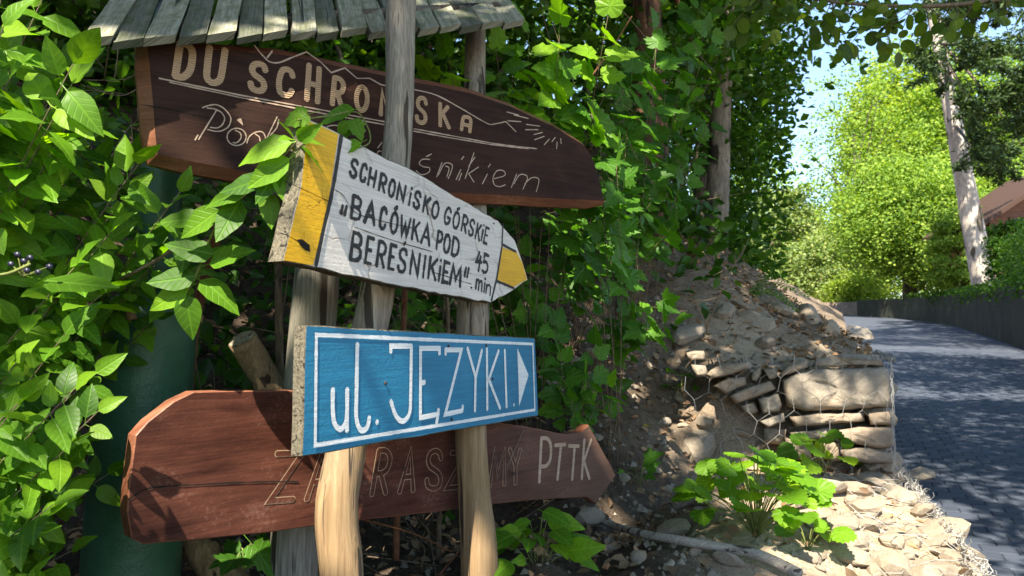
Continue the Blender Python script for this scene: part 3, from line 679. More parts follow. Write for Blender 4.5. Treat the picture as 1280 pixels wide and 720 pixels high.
# --- lower red-brown arrow
PL_ = Plane((175, 1.50), (765, 2.75))
lower = empty("arrow_sign", PL_.pt((0.8, -0.4)), "faded red brown wooden arrow with carved outline letters below the blue board", "sign")
lout = [(242, 491), (300, 489.5), (367, 489), (450, 500), (540, 514), (610, 527), (666, 536), (706, 544), (727, 541), (736, 532), (769, 594), (745, 629), (735, 621), (719, 621), (668, 623.6), (610, 630), (571, 635.5), (447, 650), (385, 657), (338, 664), (180, 679), (166, 672), (161, 640), (163, 605), (171, 545), (186, 528), (218, 503)]
board(PL_, "board", lout, M_red, M_brown_edge, lower, 0.04, jit=0.0015)
ztl = [(337, 626, 366, 624, 346, 567, 378, 566, 'Z'), (383, 624, 414, 621, 401, 566, 403, 566, 'A'), (424, 622, 444, 620, 436, 562, 456, 562, 'P'), (463, 618, 482, 616, 472, 563, 489, 564, 'R'), (499, 615, 516, 613, 512, 564, 514, 564, 'A'), (532, 610, 551, 611, 535, 563, 552, 564, 'S'), (558, 610, 576, 608, 564, 566, 582, 566, 'Z'), (584, 608, 600, 606, 593, 566, 594, 566, 'A'), (612, 607, 630, 605, 616, 564, 632, 564, 'M'), (640, 604, 649, 604, 637, 562, 650, 562, 'Y')]
for a, b, c_, d, e, f_, g, h, ch in ztl:
    gl_ = glyph(ch, (a, b), (c_, d), (e, f_), (g, h))
    letter(PL_, gl_, 0.0165, M_fadegroove, lower, 0.0010)
    letter(PL_, gl_, 0.0120, M_red, lower, 0.0016, "letter_inlay")
z8 = Zm(440, 520, 3.765); _8 = lambda L: [z8(*p) for p in L]
for st in ([(0, _8([(880, 310), (890, 104)])), (1, _8([(890, 104), (920, 108), (934, 140), (932, 200), (915, 232), (888, 238)]))],
           [(0, _8([(955, 138), (1002, 134)])), (0, _8([(982, 138), (965, 298)]))], [(0, _8([(1020, 140), (1066, 142)])), (0, _8([(1047, 140), (1035, 298)]))],
           [(0, _8([(1092, 112), (1080, 294)])), (0, _8([(1124, 112), (1090, 212), (1116, 294)]))]):
    letter(PL_, st, 0.013, M_fadetan, lower, 0.0012)
letter(PL_, [(1, [(161, 624), (180, 612), (205, 608), (240, 606), (300, 603), (340, 602), (372, 602)])], 0.0032, M_crack, lower, 0.0017, "crack", 0.5)
for c in ((505, 586), (638, 590), (641, 592)): nail(PL_, c, lower, 0.006)

# ------------------------------------------------------------------ sign stand: posts and plank roof
stand = empty("sign_stand", (P(592, 600, 2.1).x, 2.1, 0.9), "weathered wooden post stand with a plank roof holding the signs", "sign stand")
def post(pts, mat, n=12, jit=0.05):
    q = [P(x, y, d) for x, y, d, w in pts]; r = [w * d / F / 2 for x, y, d, w in pts]
    cp = catmull([(a.x, a.y, a.z) for a in q], 5); rr = []
    for i in range(len(r) - 1): rr += [r[i] + (r[i + 1] - r[i]) * k / 5 for k in range(5)]
    rr.append(r[-1])
    return tube("post", cp, rr, mat, stand, n, jit)
post([(504, -60, 1.86, 37), (501, 40, 1.84, 37), (499, 150, 1.82, 35), (488, 260, 1.80, 38), (470, 375, 1.775, 43), (447, 480, 1.76, 46), (432, 570, 1.75, 48), (421, 640, 1.74, 51), (428, 720, 1.74, 51), (430, 860, 1.74, 54)], M_post)
post([(596, -20, 2.37, 26), (594, 80, 2.34, 27), (593, 250, 2.25, 32), (592, 380, 2.12, 41), (589, 530, 2.11, 39), (594, 620, 2.11, 40), (600, 700, 2.11, 47), (604, 860, 2.11, 50)], M_post)
post([(408, 125, 1.99, 48), (404, 220, 1.98, 50), (397, 340, 1.97, 56), (383, 500, 1.96, 58), (368, 690, 1.95, 59), (360, 860, 1.95, 60)], M_post_l, 10)
roof = empty("roof", P(400, 60, 1.9), None); roof.parent = stand; roof.location = P(400, 60, 1.9) - stand.location
E0 = Vector(((180 - 640) / F * 1.55, 1.55)); E1 = Vector(((500 - 640) / F * 1.945, 1.945)); ED = E1 - E0
def eave(px, py):
    k = (px - 640) / F; t = (k * E0.y - E0.x) / (ED.x - k * ED.y); return P(px, py, E0.y + ED.y * t)
ends = [(40, 130, 138, 0), (128, 214, 150, 1), (216, 305, 132, 0), (310, 388, 137, 1), (391, 468, 122, 0), (472, 540, 132, 1), (546, 612, 116, 0), (622, 690, 124, 0), (692, 752, 120, 1), (760, 828, 112, 0), (838, 890, 112, 0), (895, 972, 108, 1), (974, 1028, 104, 0), (1032, 1088, 100, 0), (1088, 1146, 96, 1), (1146, 1206, 90, 0), (1208, 1264, 84, 0)]
ze = Zm(80, 0, 2.207)
PD = Vector((-0.23, 0.70, 0.62)).normalized(); EH = Vector((ED.x, ED.y, 0)).normalized()
PN = EH.cross(PD).normalized(); PN = PN if PN.z > 0 else -PN
for i, (a, b, yb, dk) in enumerate(ends):
    A = eave(*ze(a, yb)); B = eave(*ze(b, yb - 12)); D = (PD + EH * RN.uniform(-0.03, 0.03)).normalized(); L = 0.62; th = 0.017 + RN.uniform(0, .005)
    lift = 0.006 * (i % 2) + RN.uniform(0, 0.003); g = 0.012
    n0 = PN
    V = []; UV = []
    for t in np.linspace(0, 1, 8):
        sk = 0.0
        for w in (0.0, 0.5, 1.0):
            e = A.lerp(B, g + (1 - 2 * g) * w) + D * (t * L) + n0 * (lift + RN.uniform(-.0012, .0012)) + EH * RN.uniform(-.0012, .0012)
            V.append(e + n0 * th); UV.append((w * 0.1 + i * .37, t * L))
        for w in (1.0, 0.0):
            e = A.lerp(B, g + (1 - 2 * g) * w) + D * (t * L) + n0 * lift + EH * RN.uniform(-.001, .001)
            V.append(e); UV.append((w * 0.1 + i * .37 + .05, t * L))
    Fc = []
    for r_i in range(7):
        for k in range(5): Fc.append((r_i * 5 + k, r_i * 5 + (k + 1) % 5, r_i * 5 + 5 + (k + 1) % 5, r_i * 5 + 5 + k))
    Fc += [(4, 3, 2, 1, 0), tuple(35 + k for k in range(5))]
    part("plank", V, Fc, M_plank_d if dk else M_plank, roof, False, UV)
bA = eave(150, 55) + PD * 0.16 - PN * 0.03; bB = eave(640, 20) + PD * 0.16 - PN * 0.03
tube("beam", [bA, bA.lerp(bB, .5), bB], 0.028, M_bark, roof, 8, 0.08)

# ------------------------------------------------------------------ green lamp post behind the signs
pole = empty("lamp_post", P(160, 760, 2.0), "thick green painted metal post behind the signs at left", "post")
q = [(150, 900, 112), (163, 720, 111), (175, 560, 111), (189, 400, 110), (190, 385, 106), (191, 374, 90), (192, 366, 64), (193, 358, 58)]
tube("base", [P(x, y, 2.0) for x, y, w in q], [w * 2.0 / F / 2 for x, y, w in q], M_green, pole, 20)
q2 = [(192, 372, 50), (196, 330, 50), (204, 200, 50), (214, 60, 48), (225, -150, 46)]
tube("shaft", [P(x, y, 2.0) for x, y, w in q2], [w * 2.0 / F / 2 for x, y, w in q2], M_green, pole, 16)
dents = pole.children[0].data
for v_ in dents.vertices: v_.co.x += .004 * math.sin(v_.co.z * 31) ; v_.co.y += .003 * math.sin(v_.co.z * 23 + 1)
q3 = [(192.5, 362, 66), (193, 356, 70), (193.4, 350, 66)]
tube("collar", [P(x, y, 2.0) for x, y, w in q3], [w * 2.0 / F / 2 for x, y, w in q3], M_green, pole, 16)

# ------------------------------------------------------------------ stones
def blob_geo(seed, n=2, flat=(1, 1, 1), rough=0.22):
    import bmesh
    bm = bmesh.new(); bmesh.ops.create_icosphere(bm, subdivisions=n, radius=1); r = random.Random(seed)
    cuts = [(Vector((r.gauss(0, 1), r.gauss(0, 1), r.gauss(0, 1))).normalized(), r.uniform(0.55, 0.85)) for _ in range(7)]
    for v in bm.verts:
        p = v.co.copy()
        for nrm, d in cuts:
            k = p.dot(nrm)
            if k > d: p -= nrm * (k - d) * 0.92
        p *= 1 + r.uniform(-rough, rough) * 0.18
        v.co = Vector((p.x * flat[0], p.y * flat[1], p.z * flat[2]))
    V = [v.co.copy() for v in bm.verts]; Fc = [tuple(v.index for v in f.verts) for f in bm.faces]; bm.free(); return V, Fc
rocks = []
for k in range(10):
    V, Fc = blob_geo(50 + k, 2, (RN.uniform(.8, 1.2), RN.uniform(.7, 1.1), RN.uniform(.4, .75)))
    rocks.append(mesh("stone", V, Fc, M_rock))
def rock_at(p, size, k=None, rz=None, sink=0.25, tilt=0.25):
    o = bpy.data.objects.new("stone", rocks[RN.randrange(10) if k is None else k]); COL.objects.link(o); o.parent = hill
    o.location = p + Vector((0, 0, size * (0.45 - sink))); o.scale = (size * RN.uniform(.9, 1.3), size, size * RN.uniform(.8, 1.1))
    o.rotation_euler = (RN.gauss(0, tilt), RN.gauss(0, tilt), RN.uniform(0, 6.28) if rz is None else rz); return o
# stones picked out in the photograph: pixel centre and pixel width
for px, py, w in [(862, 424, 44), (868, 445, 26), (940, 410, 60), (905, 395, 30), (975, 392, 34), (1012, 398, 40), (1070, 424, 42), (1035, 415, 30), (890, 425, 22), (955, 435, 34), (925, 385, 26),
                  (868, 570, 58), (878, 628, 44), (735, 650, 34), (842, 668, 40), (1180, 676, 52), (1215, 700, 40), (1150, 600, 40), (1110, 590, 30), (1125, 625, 34), (1080, 640, 38), (1030, 615, 46), (1062, 700, 50), (1085, 660, 28), (1110, 655, 24), (1040, 660, 30), (1155, 640, 26), (1010, 700, 30),
                  (830, 530, 22), (800, 640, 18), (780, 600, 20), (850, 500, 24), (700, 468, 28), (690, 480, 18), (720, 455, 20), (905, 500, 20), (925, 545, 24), (880, 530, 20), (820, 590, 16), (760, 690, 22), (800, 700, 26), (870, 690, 30), (910, 705, 34), (950, 560, 26), (985, 600, 28), (760, 430, 18), (790, 400, 18), (830, 385, 20), (745, 445, 22)]:
    p = G(px, py); rock_at(p, w * p.y / F / 2 * 1.05, sink=0.2)
for _ in range(46):
    px = RN.uniform(1000, 1225); py = RN.uniform(605, 719); p = G(px, py)
    if (x_edge(p.y) - p.x) > .06: rock_at(p, RN.uniform(18, 44) * p.y / F / 2, sink=.22)
for _ in range(250):
    px = RN.uniform(650, 1240); py = RN.uniform(380, 719)
    if 890 < px < 1120 and 440 < py < 600: continue
    p = G(px, py)
    if p.y > 9 or (x_edge(p.y) - p.x) < 0.05: continue
    rock_at(p, RN.choice([6, 7, 8, 9, 10, 12, 14]) * p.y / F / 2 * RN.uniform(0.8, 1.3), sink=0.15)
yy = 3.75                 # rubble face of the bank above the lane
while yy < 14:
    zz = road_z(yy) + .08
    while zz < max(1.45, road_z(yy) + .62):
        o = bpy.data.objects.new("stone", rocks[RN.randrange(10)]); COL.objects.link(o); o.parent = hill
        o.location = (x_edge(yy) - .14, yy + RN.uniform(-.05, .05), zz); o.scale = (RN.uniform(.09, .13), RN.uniform(.15, .2), RN.uniform(.1, .13)); o.rotation_euler = (RN.gauss(0, .15), 0, -.42 + RN.gauss(0, .2)); zz += .155
    yy += .3
# pebbles and crumbs too small to pick apart
pb, pt_ = [], []
tet = np.array([(1, 0, -.4), (-.5, .87, -.4), (-.5, -.87, -.4), (0.1, 0, .7), (.6, .5, .3)]); tt = np.array([(0, 1, 4), (1, 3, 4), (3, 0, 4), (1, 2, 3), (2, 0, 3)])
for _ in range(5200):
    y = RN.uniform(1.9, 6.5); x = RN.uniform(-1.2, x_edge(y) - 0.03)
    if x < 0.2 and RN.random() < 0.4: continue
    a = RN.uniform(0, 6.28); s_ = RN.choice([.004, .006, .008, .011, .015, .02]) * RN.uniform(.7, 1.3)
    R = np.array([(math.cos(a), -math.sin(a), 0), (math.sin(a), math.cos(a), 0), (0, 0, 1)])
    b = len(pb) * 5; pb.append((tet * RN.uniform(.7, 1.2)) @ R.T * s_ + np.array((x, y, ground_z(x, y) + s_ * .2))); pt_.append(tt + b)
link("gravel", fastmesh("gravel", np.concatenate(pb), np.concatenate(pt_), M_rock), None).__setitem__("kind", "stuff")
COL.objects["gravel"]["label"] = "crumbled stone and soil clods strewn over the bank"

# ------------------------------------------------------------------ gabion
GD = 3.47
gab = empty("gabion", P(1010, 600, GD), "wire gabion filled with large flat sandstone blocks beside the lane", "gabion")
zg = Zm(820, 360, 3.0)
def wobz(x, y, ph):
    return .007 * math.sin(x * .16 + ph) * math.cos(y * .21 - ph) + .005 * math.sin(x * .41 + y * .33 + ph) + .003 * math.sin(y * .9 - x * .37 + 2 * ph)
def poly_stone(poly, d, th=0.22, bul=0.03, name="stone", parent=gab, fr=None):
    fr = fr or (lambda x, y, dd: P(x, y, dd))
    q = densify([zg(*p) for p in poly], 9, 0.9); cx = sum(p[0] for p in q) / len(q); cy = sum(p[1] for p in q) / len(q)
    rings = []; n = len(q); ph = RN.uniform(0, 6)
    for sc_, dd in ((0.90, th), (0.99, th * .6), (1.0, 0.035), (0.965, 0.008), (0.90, -bul * .55), (0.75, -bul * .85), (0.58, -bul * .97), (0.40, -bul), (0.2, -bul * 1.04)):
        rings.append([fr(cx + (x - cx) * sc_, cy + (y - cy) * sc_, d + dd + wobz(cx + (x - cx) * sc_, cy + (y - cy) * sc_, ph)) for x, y in q])
    V = [v for r in rings for v in r]; V.append(fr(cx, cy, d - bul * 1.06 + wobz(cx, cy, ph))); m_ = len(rings)
    Fc = [(i * n + k, i * n + (k + 1) % n, (i + 1) * n + (k + 1) % n, (i + 1) * n + k) for i in range(m_ - 1) for k in range(n)]
    Fc += [((m_ - 1) * n + k, (m_ - 1) * n + (k + 1) % n, m_ * n) for k in range(n)] + [tuple(range(n - 1, -1, -1))]
    import bmesh
    c = Vector(V[-1]); o = bpy.data.objects.new(name, mesh(name, [Vector(v) - c for v in V], Fc, M_stone, True)); COL.objects.link(o); o.parent = parent; o.location = c - wloc(parent)
    bm = bmesh.new(); bm.from_mesh(o.data); bmesh.ops.recalc_face_normals(bm, faces=bm.faces); bm.to_mesh(o.data); bm.free()
    return o
for poly, dd in [([(472, 345), (575, 303), (860, 297), (893, 360), (888, 443), (700, 458), (560, 462), (492, 445)], 0), ([(582, 298), (600, 265), (700, 246), (830, 250), (858, 288), (700, 294)], .03), ([(455, 332), (490, 290), (568, 268), (576, 296), (500, 325)], .04),
    ([(185, 325), (230, 290), (350, 275), (368, 295), (290, 322), (210, 340)], .10), ([(215, 368), (270, 337), (335, 332), (340, 362), (262, 398)], .08), ([(270, 405), (330, 377), (430, 347), (453, 377), (380, 408), (300, 435)], .05), ([(380, 415), (460, 394), (472, 440), (463, 463), (400, 474)], .04),
    ([(310, 442), (370, 427), (388, 465), (350, 478)], .08), ([(385, 500), (478, 468), (485, 500), (420, 525)], .05), ([(499, 482), (600, 468), (775, 467), (783, 498), (520, 520)], .02), ([(792, 470), (885, 460), (908, 490), (900, 515), (802, 514)], .02),
    ([(500, 542), (650, 523), (660, 560), (540, 572)], .05), ([(667, 532), (760, 520), (890, 522), (895, 590), (840, 604), (700, 572)], .01), ([(690, 606), (800, 594), (890, 622), (890, 656), (800, 660), (700, 640)], .02), ([(355, 320), (392, 292), (398, 318), (378, 352), (358, 350)], .10), ([(400, 302), (452, 305), (458, 335), (425, 345)], .07),
    ([(590, 575), (690, 580), (690, 650), (600, 640)], .07), ([(480, 560), (580, 575), (590, 640), (500, 640)], .09), ([(400, 520), (490, 530), (480, 590), (400, 580)], .12), ([(110, 240), (180, 235), (190, 270), (120, 272)], .16), ([(130, 285), (185, 290), (200, 330), (150, 335)], .14)]:
    poly_stone(poly, GD + dd)
# stones on the lane side of the basket
for j in range(6):
    for i in range(1):
        p = P(1114, 470 + 24 * j, GD) + Vector((0.45, 1, 0)).normalized() * (0.22 + 0.3 * i)
        o = bpy.data.objects.new("stone", rocks[RN.randrange(10)]); COL.objects.link(o); o.parent = gab; o.location = p - gab.location + Vector((-0.09, 0, 0)); o.scale = (0.1, 0.17, 0.075); o.rotation_euler = (0, 0, -0.42 + RN.uniform(-.1, .1))
# hexagonal wire netting on the front face
wv_, wf_ = [], []
def wire(a, b, r=0.0012):
    a, b = Vector(a), Vector(b); t = (b - a).normalized(); u_ = t.orthogonal().normalized(); w_ = t.cross(u_); b0 = len(wv_)
    for p in (a, b):
        for k in range(3): an = 2.094 * k; wv_.append(p + (u_ * math.cos(an) + w_ * math.sin(an)) * r)
    for k in range(3): wf_.append((b0 + k, b0 + (k + 1) % 3, b0 + 3 + (k + 1) % 3, b0 + 3 + k))
hx, hy = 30.0, 27.0
def hexpt(i, j, k):
    """netting node in photograph pixels on the face of the stones"""
    x = 872 + hx * i + (hx / 2 if j % 2 else 0); y = 430 + hy * j
    x += (-0.5, -0.5, 0.0)[k] * hx; y += (-0.45, 0.15, 0.55)[k] * hy * 1.0
    wob = 3.0 * math.sin(x * .05 + y * .037) + 2.5 * math.sin(y * .11 + x * 0.021)
    return (x + wob, y + 2.2 * math.sin(x * .08))
def onface(p):
    lim = min(1.0, (p[0] - 860) / 120.0)
    return P(p[0], p[1], GD - 0.048 + 0.10 * (1 - max(0, lim)) + 0.008 * math.sin(p[0] * .2 + p[1] * .17))
for j in range(0, 7):
    for i in range(0, 9):
        a, b = hexpt(i, j, 0), hexpt(i, j, 1)
        x = 872 + hx * i + (hx / 2 if j % 2 else 0)
        n1 = hexpt(i, j, 2)                    # bottom node of this cell
        r1 = hexpt(i + 1, j, 1)
        ok = lambda p: p[0] < 1118 and 438 < p[1] < 606 and p[1] > 440 - 0.0 * p[0] and (p[0] > 900 or p[1] < 520)
        for s_, e_ in ((a, b), (b, n1), (n1, r1)):
            if ok(s_) and ok(e_): wire(onface(s_), onface(e_))
tie = lambda px0, py0, px1, py1, n=14, amp=3: [(px0 + (px1 - px0) * k / n + RN.uniform(-amp, amp), py0 + (py1 - py0) * k / n + RN.uniform(-amp, amp)) for k in range(n + 1)]
for _ in range(4):
    L = tie(1114, 448, 1119, 602, 26, 2.4)
    for a, b in zip(L[:-1], L[1:]): wire(P(*a, GD - .05), P(*b, GD - .05), .0022)
for _ in range(5):
    L = tie(1048, 446, 1117, 448, 20, 3.0)
    for a, b in zip(L[:-1], L[1:]): wire(P(*a, GD - .03), P(*b, GD - .03), .0022)
for _ in range(5):      # top selvedge running back along the lane
    p0 = P(1117, 449, GD - .04); L = [p0 + Vector((0.45, 1, 0)).normalized() * (k * .03) + Vector((RN.uniform(-.018, .018), 0, RN.uniform(-.018, .018))) for k in range(60)]
    for a, b in zip(L[:-1], L[1:]): wire(a, b, .0022)
part("wire_mesh", wv_, wf_, M_wire, gab)["kind"] = "stuff"
# lower basket along the lane: edge netting
wv_, wf_ = [], []
e0, e1 = P(1247, 735, 2.10), P(1124, 584, 3.46)
low = empty("gabion", (e0 + e1) / 2 - Vector((0, 0, .5)), "low gabion edge of tangled wire netting beside the sunlit stones", "gabion")
def edgep(t, r=0.012): return e0.lerp(e1, t) + Vector((RN.gauss(0, r), RN.gauss(0, r), RN.gauss(0, r * .8)))
for _ in range(6):
    L = [edgep(k / 70) for k in range(71)]
    for a, b in zip(L[:-1], L[1:]): wire(a, b, .0014)
for k in range(60):
    t = RN.random(); c = edgep(t, .012); r = RN.uniform(.01, .02); ax = (e1 - e0).normalized(); u_ = ax.orthogonal().normalized(); w_ = ax.cross(u_)
    L = [c + (u_ * math.cos(a_ * .9) + w_ * math.sin(a_ * .9)) * r + ax * (.006 * a_) for a_ in range(8)]
    for a, b in zip(L[:-1], L[1:]): wire(a, b, .0014)
nd = Vector((-(e1 - e0).y, (e1 - e0).x, 0)).normalized()
hw = .085                 # netting lying over the terrace stones, in hexagons
LL = (e1 - e0).length; eu = (e1 - e0).normalized()
def onter(i, j, k):
    u2 = (i + (.5 if j % 2 else 0)) * hw + (-.5, -.5, 0)[k] * hw; w2 = (j + (-.45, .15, .55)[k]) * hw
    u2 += .012 * math.sin(w2 * 40 + u2 * 9); p = e0 + eu * u2 + nd * w2; z = ground_z(p.x, p.y) + .028 + .012 * math.sin(u2 * 31 + w2 * 17)
    return Vector((p.x, p.y, max(z, p.z - .05 - w2 * .1))), u2, w2
for j in range(0, 4):
    for i in range(0, int(LL / hw)):
        a, b, n1, r1 = onter(i, j, 0), onter(i, j, 1), onter(i, j, 2), onter(i + 1, j, 1)
        for s_, e_ in ((a, b), (b, n1), (n1, r1)): wire(s_[0], e_[0], .0014)
part("wire_mesh", wv_, wf_, M_wire, low)["kind"] = "stuff"
for j in range(4):
    for i in range(9):
        c = e0.lerp(e1, (i + .5) / 9) + nd * 0.13 - Vector((0, 0, .10 + .2 * j))
        o = bpy.data.objects.new("stone", rocks[RN.randrange(10)]); COL.objects.link(o); o.parent = low; o.location = c - low.location; o.scale = (.12, .11, .13); o.rotation_euler = (0, 0, RN.uniform(0, 6))

# ------------------------------------------------------------------ leaves
def leaf_long(name, mat, width, fold, droop, prof, seg=7, twist=0.0):
    V, UV, Fc = [], [], []
    for i in range(seg + 1):
        t = i / seg; w = max(0.0, prof(t)) * width; z = -droop * t * t; wav = 0.02 * math.sin(t * 17 + droop * 9)
        for sx in (-1, 0, 1):
            V.append((sx * w, t, z + abs(sx) * w * fold + (wav * sx if sx else 0) + twist * sx * t * w)); UV.append((sx * w, t))
    for i in range(seg):
        for k in range(2): a = i * 3 + k; Fc.append((a, a + 1, a + 4, a + 3))
    V += [(-.009, -.22, .02), (.009, -.22, .02), (.009, .02, 0), (-.009, .02, 0)]; UV += [(0, 0)] * 4; b = len(V) - 4; Fc.append((b, b + 1, b + 2, b + 3))
    return mesh(name, V, Fc, mat, True, UV)
ov = lambda t: (math.sin(math.pi * min(1, t) ** 0.72) ** 0.85) * (1 - 0.25 * t)
ovs = lambda t: ov(t) * (1 + 0.05 * math.sin(t * 44))
def leaf_fan(name, mat, pts, zf=0.12, droop=0.15):
    """lobed leaf from its half outline (x, y) base to tip, fanned round the mid-vein"""
    full = [(x, y) for x, y in pts] + [(-x, y) for x, y in reversed(pts[:-1])]
    mid = [(0, y) for y in (0.0, 0.2, 0.4, 0.6, 0.8)]
    V = [(0, 0.28, 0.0)]; UV = [(0, .28)]
    for x, y in full: V.append((x, y, abs(x) * zf - droop * y * y + 0.02 * math.sin(x * 19 + y * 13))); UV.append((x, y))
    n = len(full); Fc = [(0, 1 + k, 1 + (k + 1) % n) for k in range(n)]
    V += [(-.008, -.45, -.05), (.008, -.45, -.05), (.008, .1, 0), (-.008, .1, 0)]; UV += [(0, 0)] * 4; b = len(V) - 4; Fc.append((b, b + 1, b + 2, b + 3))
    return mesh(name, V, Fc, mat, False, UV)
maple = [(0, .02), (.12, -.06), (.34, -.02), (.28, .08), (.42, .12), (.40, .2), (.56, .32), (.42, .34), (.46, .44), (.30, .42), (.22, .48), (.26, .62), (.14, .66), (.12, .8), (0, 1)]
hop = [(0, .05), (.12, -.05), (.30, .0), (.42, .10), (.40, .20), (.50, .34), (.38, .40), (.34, .50), (.36, .62), (.22, .70), (.16, .84), (.05, .93), (0, 1)]
scal = [(0, .06), (.14, -.06), (.22, -.02), (.36, -.04), (.40, .08), (.52, .12), (.50, .24), (.58, .34), (.50, .44), (.52, .56), (.40, .60), (.40, .74), (.26, .76), (.22, .90), (.08, .90), (0, 1)]
rnd = [(0, 0), (.14, .02), (.30, .14), (.40, .34), (.41, .55), (.32, .76), (.16, .92), (0, 1)]
LM = {
 'dog': [leaf_long("leaf", L_dog, .30, f, d, ov) for f, d in ((.25, .12), (.1, .3), (.4, .2), (.05, -.05))],
 'dogb': [leaf_long("leaf", L_bright, .30, f, d, ov) for f, d in ((.25, .15), (.1, .32), (.35, .05))],
 'ser': [leaf_long("leaf", L_bright, .31, f, d, ovs, 14) for f, d in ((.2, .15), (.1, .3))],
 'maple': [leaf_fan("leaf", L_maple, maple, z, d) for z, d in ((.12, .15), (-.1, .3), (.25, .1))],
 'hop': [leaf_fan("leaf", L_maple, hop, z, d) for z, d in ((.12, .15), (-.1, .3), (.2, .05))],
 'hopb': [leaf_fan("leaf", L_bright, hop, z, d) for z, d in ((.12, .15), (-.1, .3))],
 'scal': [leaf_fan("leaf", L_bright, scal, z, d) for z, d in ((.2, .15), (-.12, .25), (.3, -.05))],
 'rnd': [leaf_fan("leaf", L_round, rnd, z, d) for z, d in ((.12, .1), (-.1, .2))],
 'yel': [leaf_long("leaf", L_yellow, .28, .3, .2, ov)],
}
def put_leaf(parent, kind, pos, dirv, nrm, size, wl=None):
    y = Vector(dirv).normalized(); z = Vector(nrm); z = z - y * z.dot(y)
    if z.length < 1e-3: z = y.orthogonal()
    z.normalize(); x = y.cross(z)
    M = Matrix((x, y, z)).transposed().to_4x4(); M = Matrix.Translation(pos - (wl or wloc(parent))) @ M @ Matrix.Diagonal((size, size, size, 1))
    o = bpy.data.objects.new("leaf", RN.choice(LM[kind])); COL.objects.link(o); o.parent = parent; o.matrix_local = M; return o
OPEN = Vector((0.45, -0.62, 0.0))           # towards the lane, where the light is
def rv3(s=1.0): return Vector((RN.gauss(0, s), RN.gauss(0, s), RN.gauss(0, s)))
def shoot(parent, base, tip, kind, size, spacing, start=0.35, rad=0.002, mat=None, lift=0.25, pairs=True, facing=None, spread=0.3, droop=0.25, nleaf=99):
    base, tip = Vector(base), Vector(tip); mid = base.lerp(tip, .55) + Vector((0, 0, lift * (tip - base).length * .5)) + rv3(.02)
    path = [(1 - t) ** 2 * base + 2 * t * (1 - t) * mid + t * t * tip for t in [k / 12 for k in range(13)]]
    tube("stem", path, [rad * (1.15 - .75 * k / 12) for k in range(13)], mat or M_twig, parent, 5)
    ln = sum((b - a).length for a, b in zip(path[:-1], path[1:])); n = max(2, min(nleaf, int(ln * (1 - start) / spacing))); wl = wloc(parent)
    for k in range(n + 1):
        f = start + (1 - start) * k / n; i = min(11, int(f * 12)); p = path[i].lerp(path[i + 1], f * 12 - i); t = (path[i + 1] - path[i]).normalized()
        fn = (facing or (Vector((0, 0, .55)) + OPEN * .75)); fn = (fn + rv3(spread)).normalized()
        side = t.cross(fn).normalized()
        if k == n: put_leaf(parent, kind, p, t + rv3(.15), fn, size * RN.uniform(.75, 1.1), wl); continue
        for sg in ((1, -1) if pairs else ((1,) if k % 2 else (-1,))):
            d = (side * sg + t * RN.uniform(.25, .8) + Vector((0, 0, -droop)) + rv3(.15)).normalized()
            put_leaf(parent, kind, p + d * size * .18, d, (fn + rv3(spread * .6)), size * RN.uniform(.65, 1.15), wl)
def gp(x, y): return Vector((x, y, ground_z(x, y) - .02))

def plant(name, label, cat, base, tips, kind, size, spacing, group=None, **kw):
    r = empty(name, base, label, cat, group)
    for t in tips: shoot(r, Vector(base) + rv3(.03) * Vector((1, 1, 0)) if False else Vector(base) + Vector((RN.gauss(0, .03), RN.gauss(0, .03), 0)), t, kind, size, spacing, **kw)
    return r
# large-leaved shrubs on the left
def tips_in(x0, x1, y0, y1, d0, d1, n):
    return [P(RN.uniform(x0, x1), RN.uniform(y0, y1), RN.uniform(d0, d1)) for _ in range(n)]
plant("dogwood_shrub", "leafy dogwood shrub at the left edge below the pale sunlit leaf", "shrub", gp(-1.55, 1.5), tips_in(-30, 135, 390, 700, 1.25, 1.7, 32), 'dog', .066, .042, lift=.12, start=.3, rad=.0022, mat=M_twig)
plant("dogwood_shrub", "broad leaved dogwood shrub at the left edge level with the brown sign", "shrub", gp(-1.75, 1.9), tips_in(-20, 190, 100, 370, 1.4, 2.0, 28), 'dogb', .078, .05, lift=.1, start=.5, rad=.0025, mat=M_twig)
plant("dogwood_shrub", "bright leaved shrub in the top left corner beside the plank roof", "shrub", gp(-1.8, 1.9), tips_in(-10, 110, -30, 110, 1.3, 1.8, 9), 'dogb', .095, .055, lift=.1, start=.68, rad=.0025, mat=M_twig)
plant("dogwood_shrub", "shrub branches hanging over the green post under the brown sign", "shrub", gp(-1.7, 2.1), [P(225, 240, 1.62), P(255, 325, 1.7), P(200, 320, 1.68), P(180, 240, 1.75), P(140, 300, 1.7), P(165, 200, 1.9), P(120, 170, 1.9), P(230, 290, 1.7)], 'dog', .074, .048, lift=.1, start=.66, rad=.0025, mat=M_twig)
plant("dogwood_shrub", "low dogwood shoots in the bottom left corner against the green post", "shrub", gp(-1.4, 1.4), tips_in(-20, 95, 540, 740, 1.2, 1.5, 9), 'dogb', .07, .05, lift=.1, start=.2, rad=.0022, mat=M_twig)
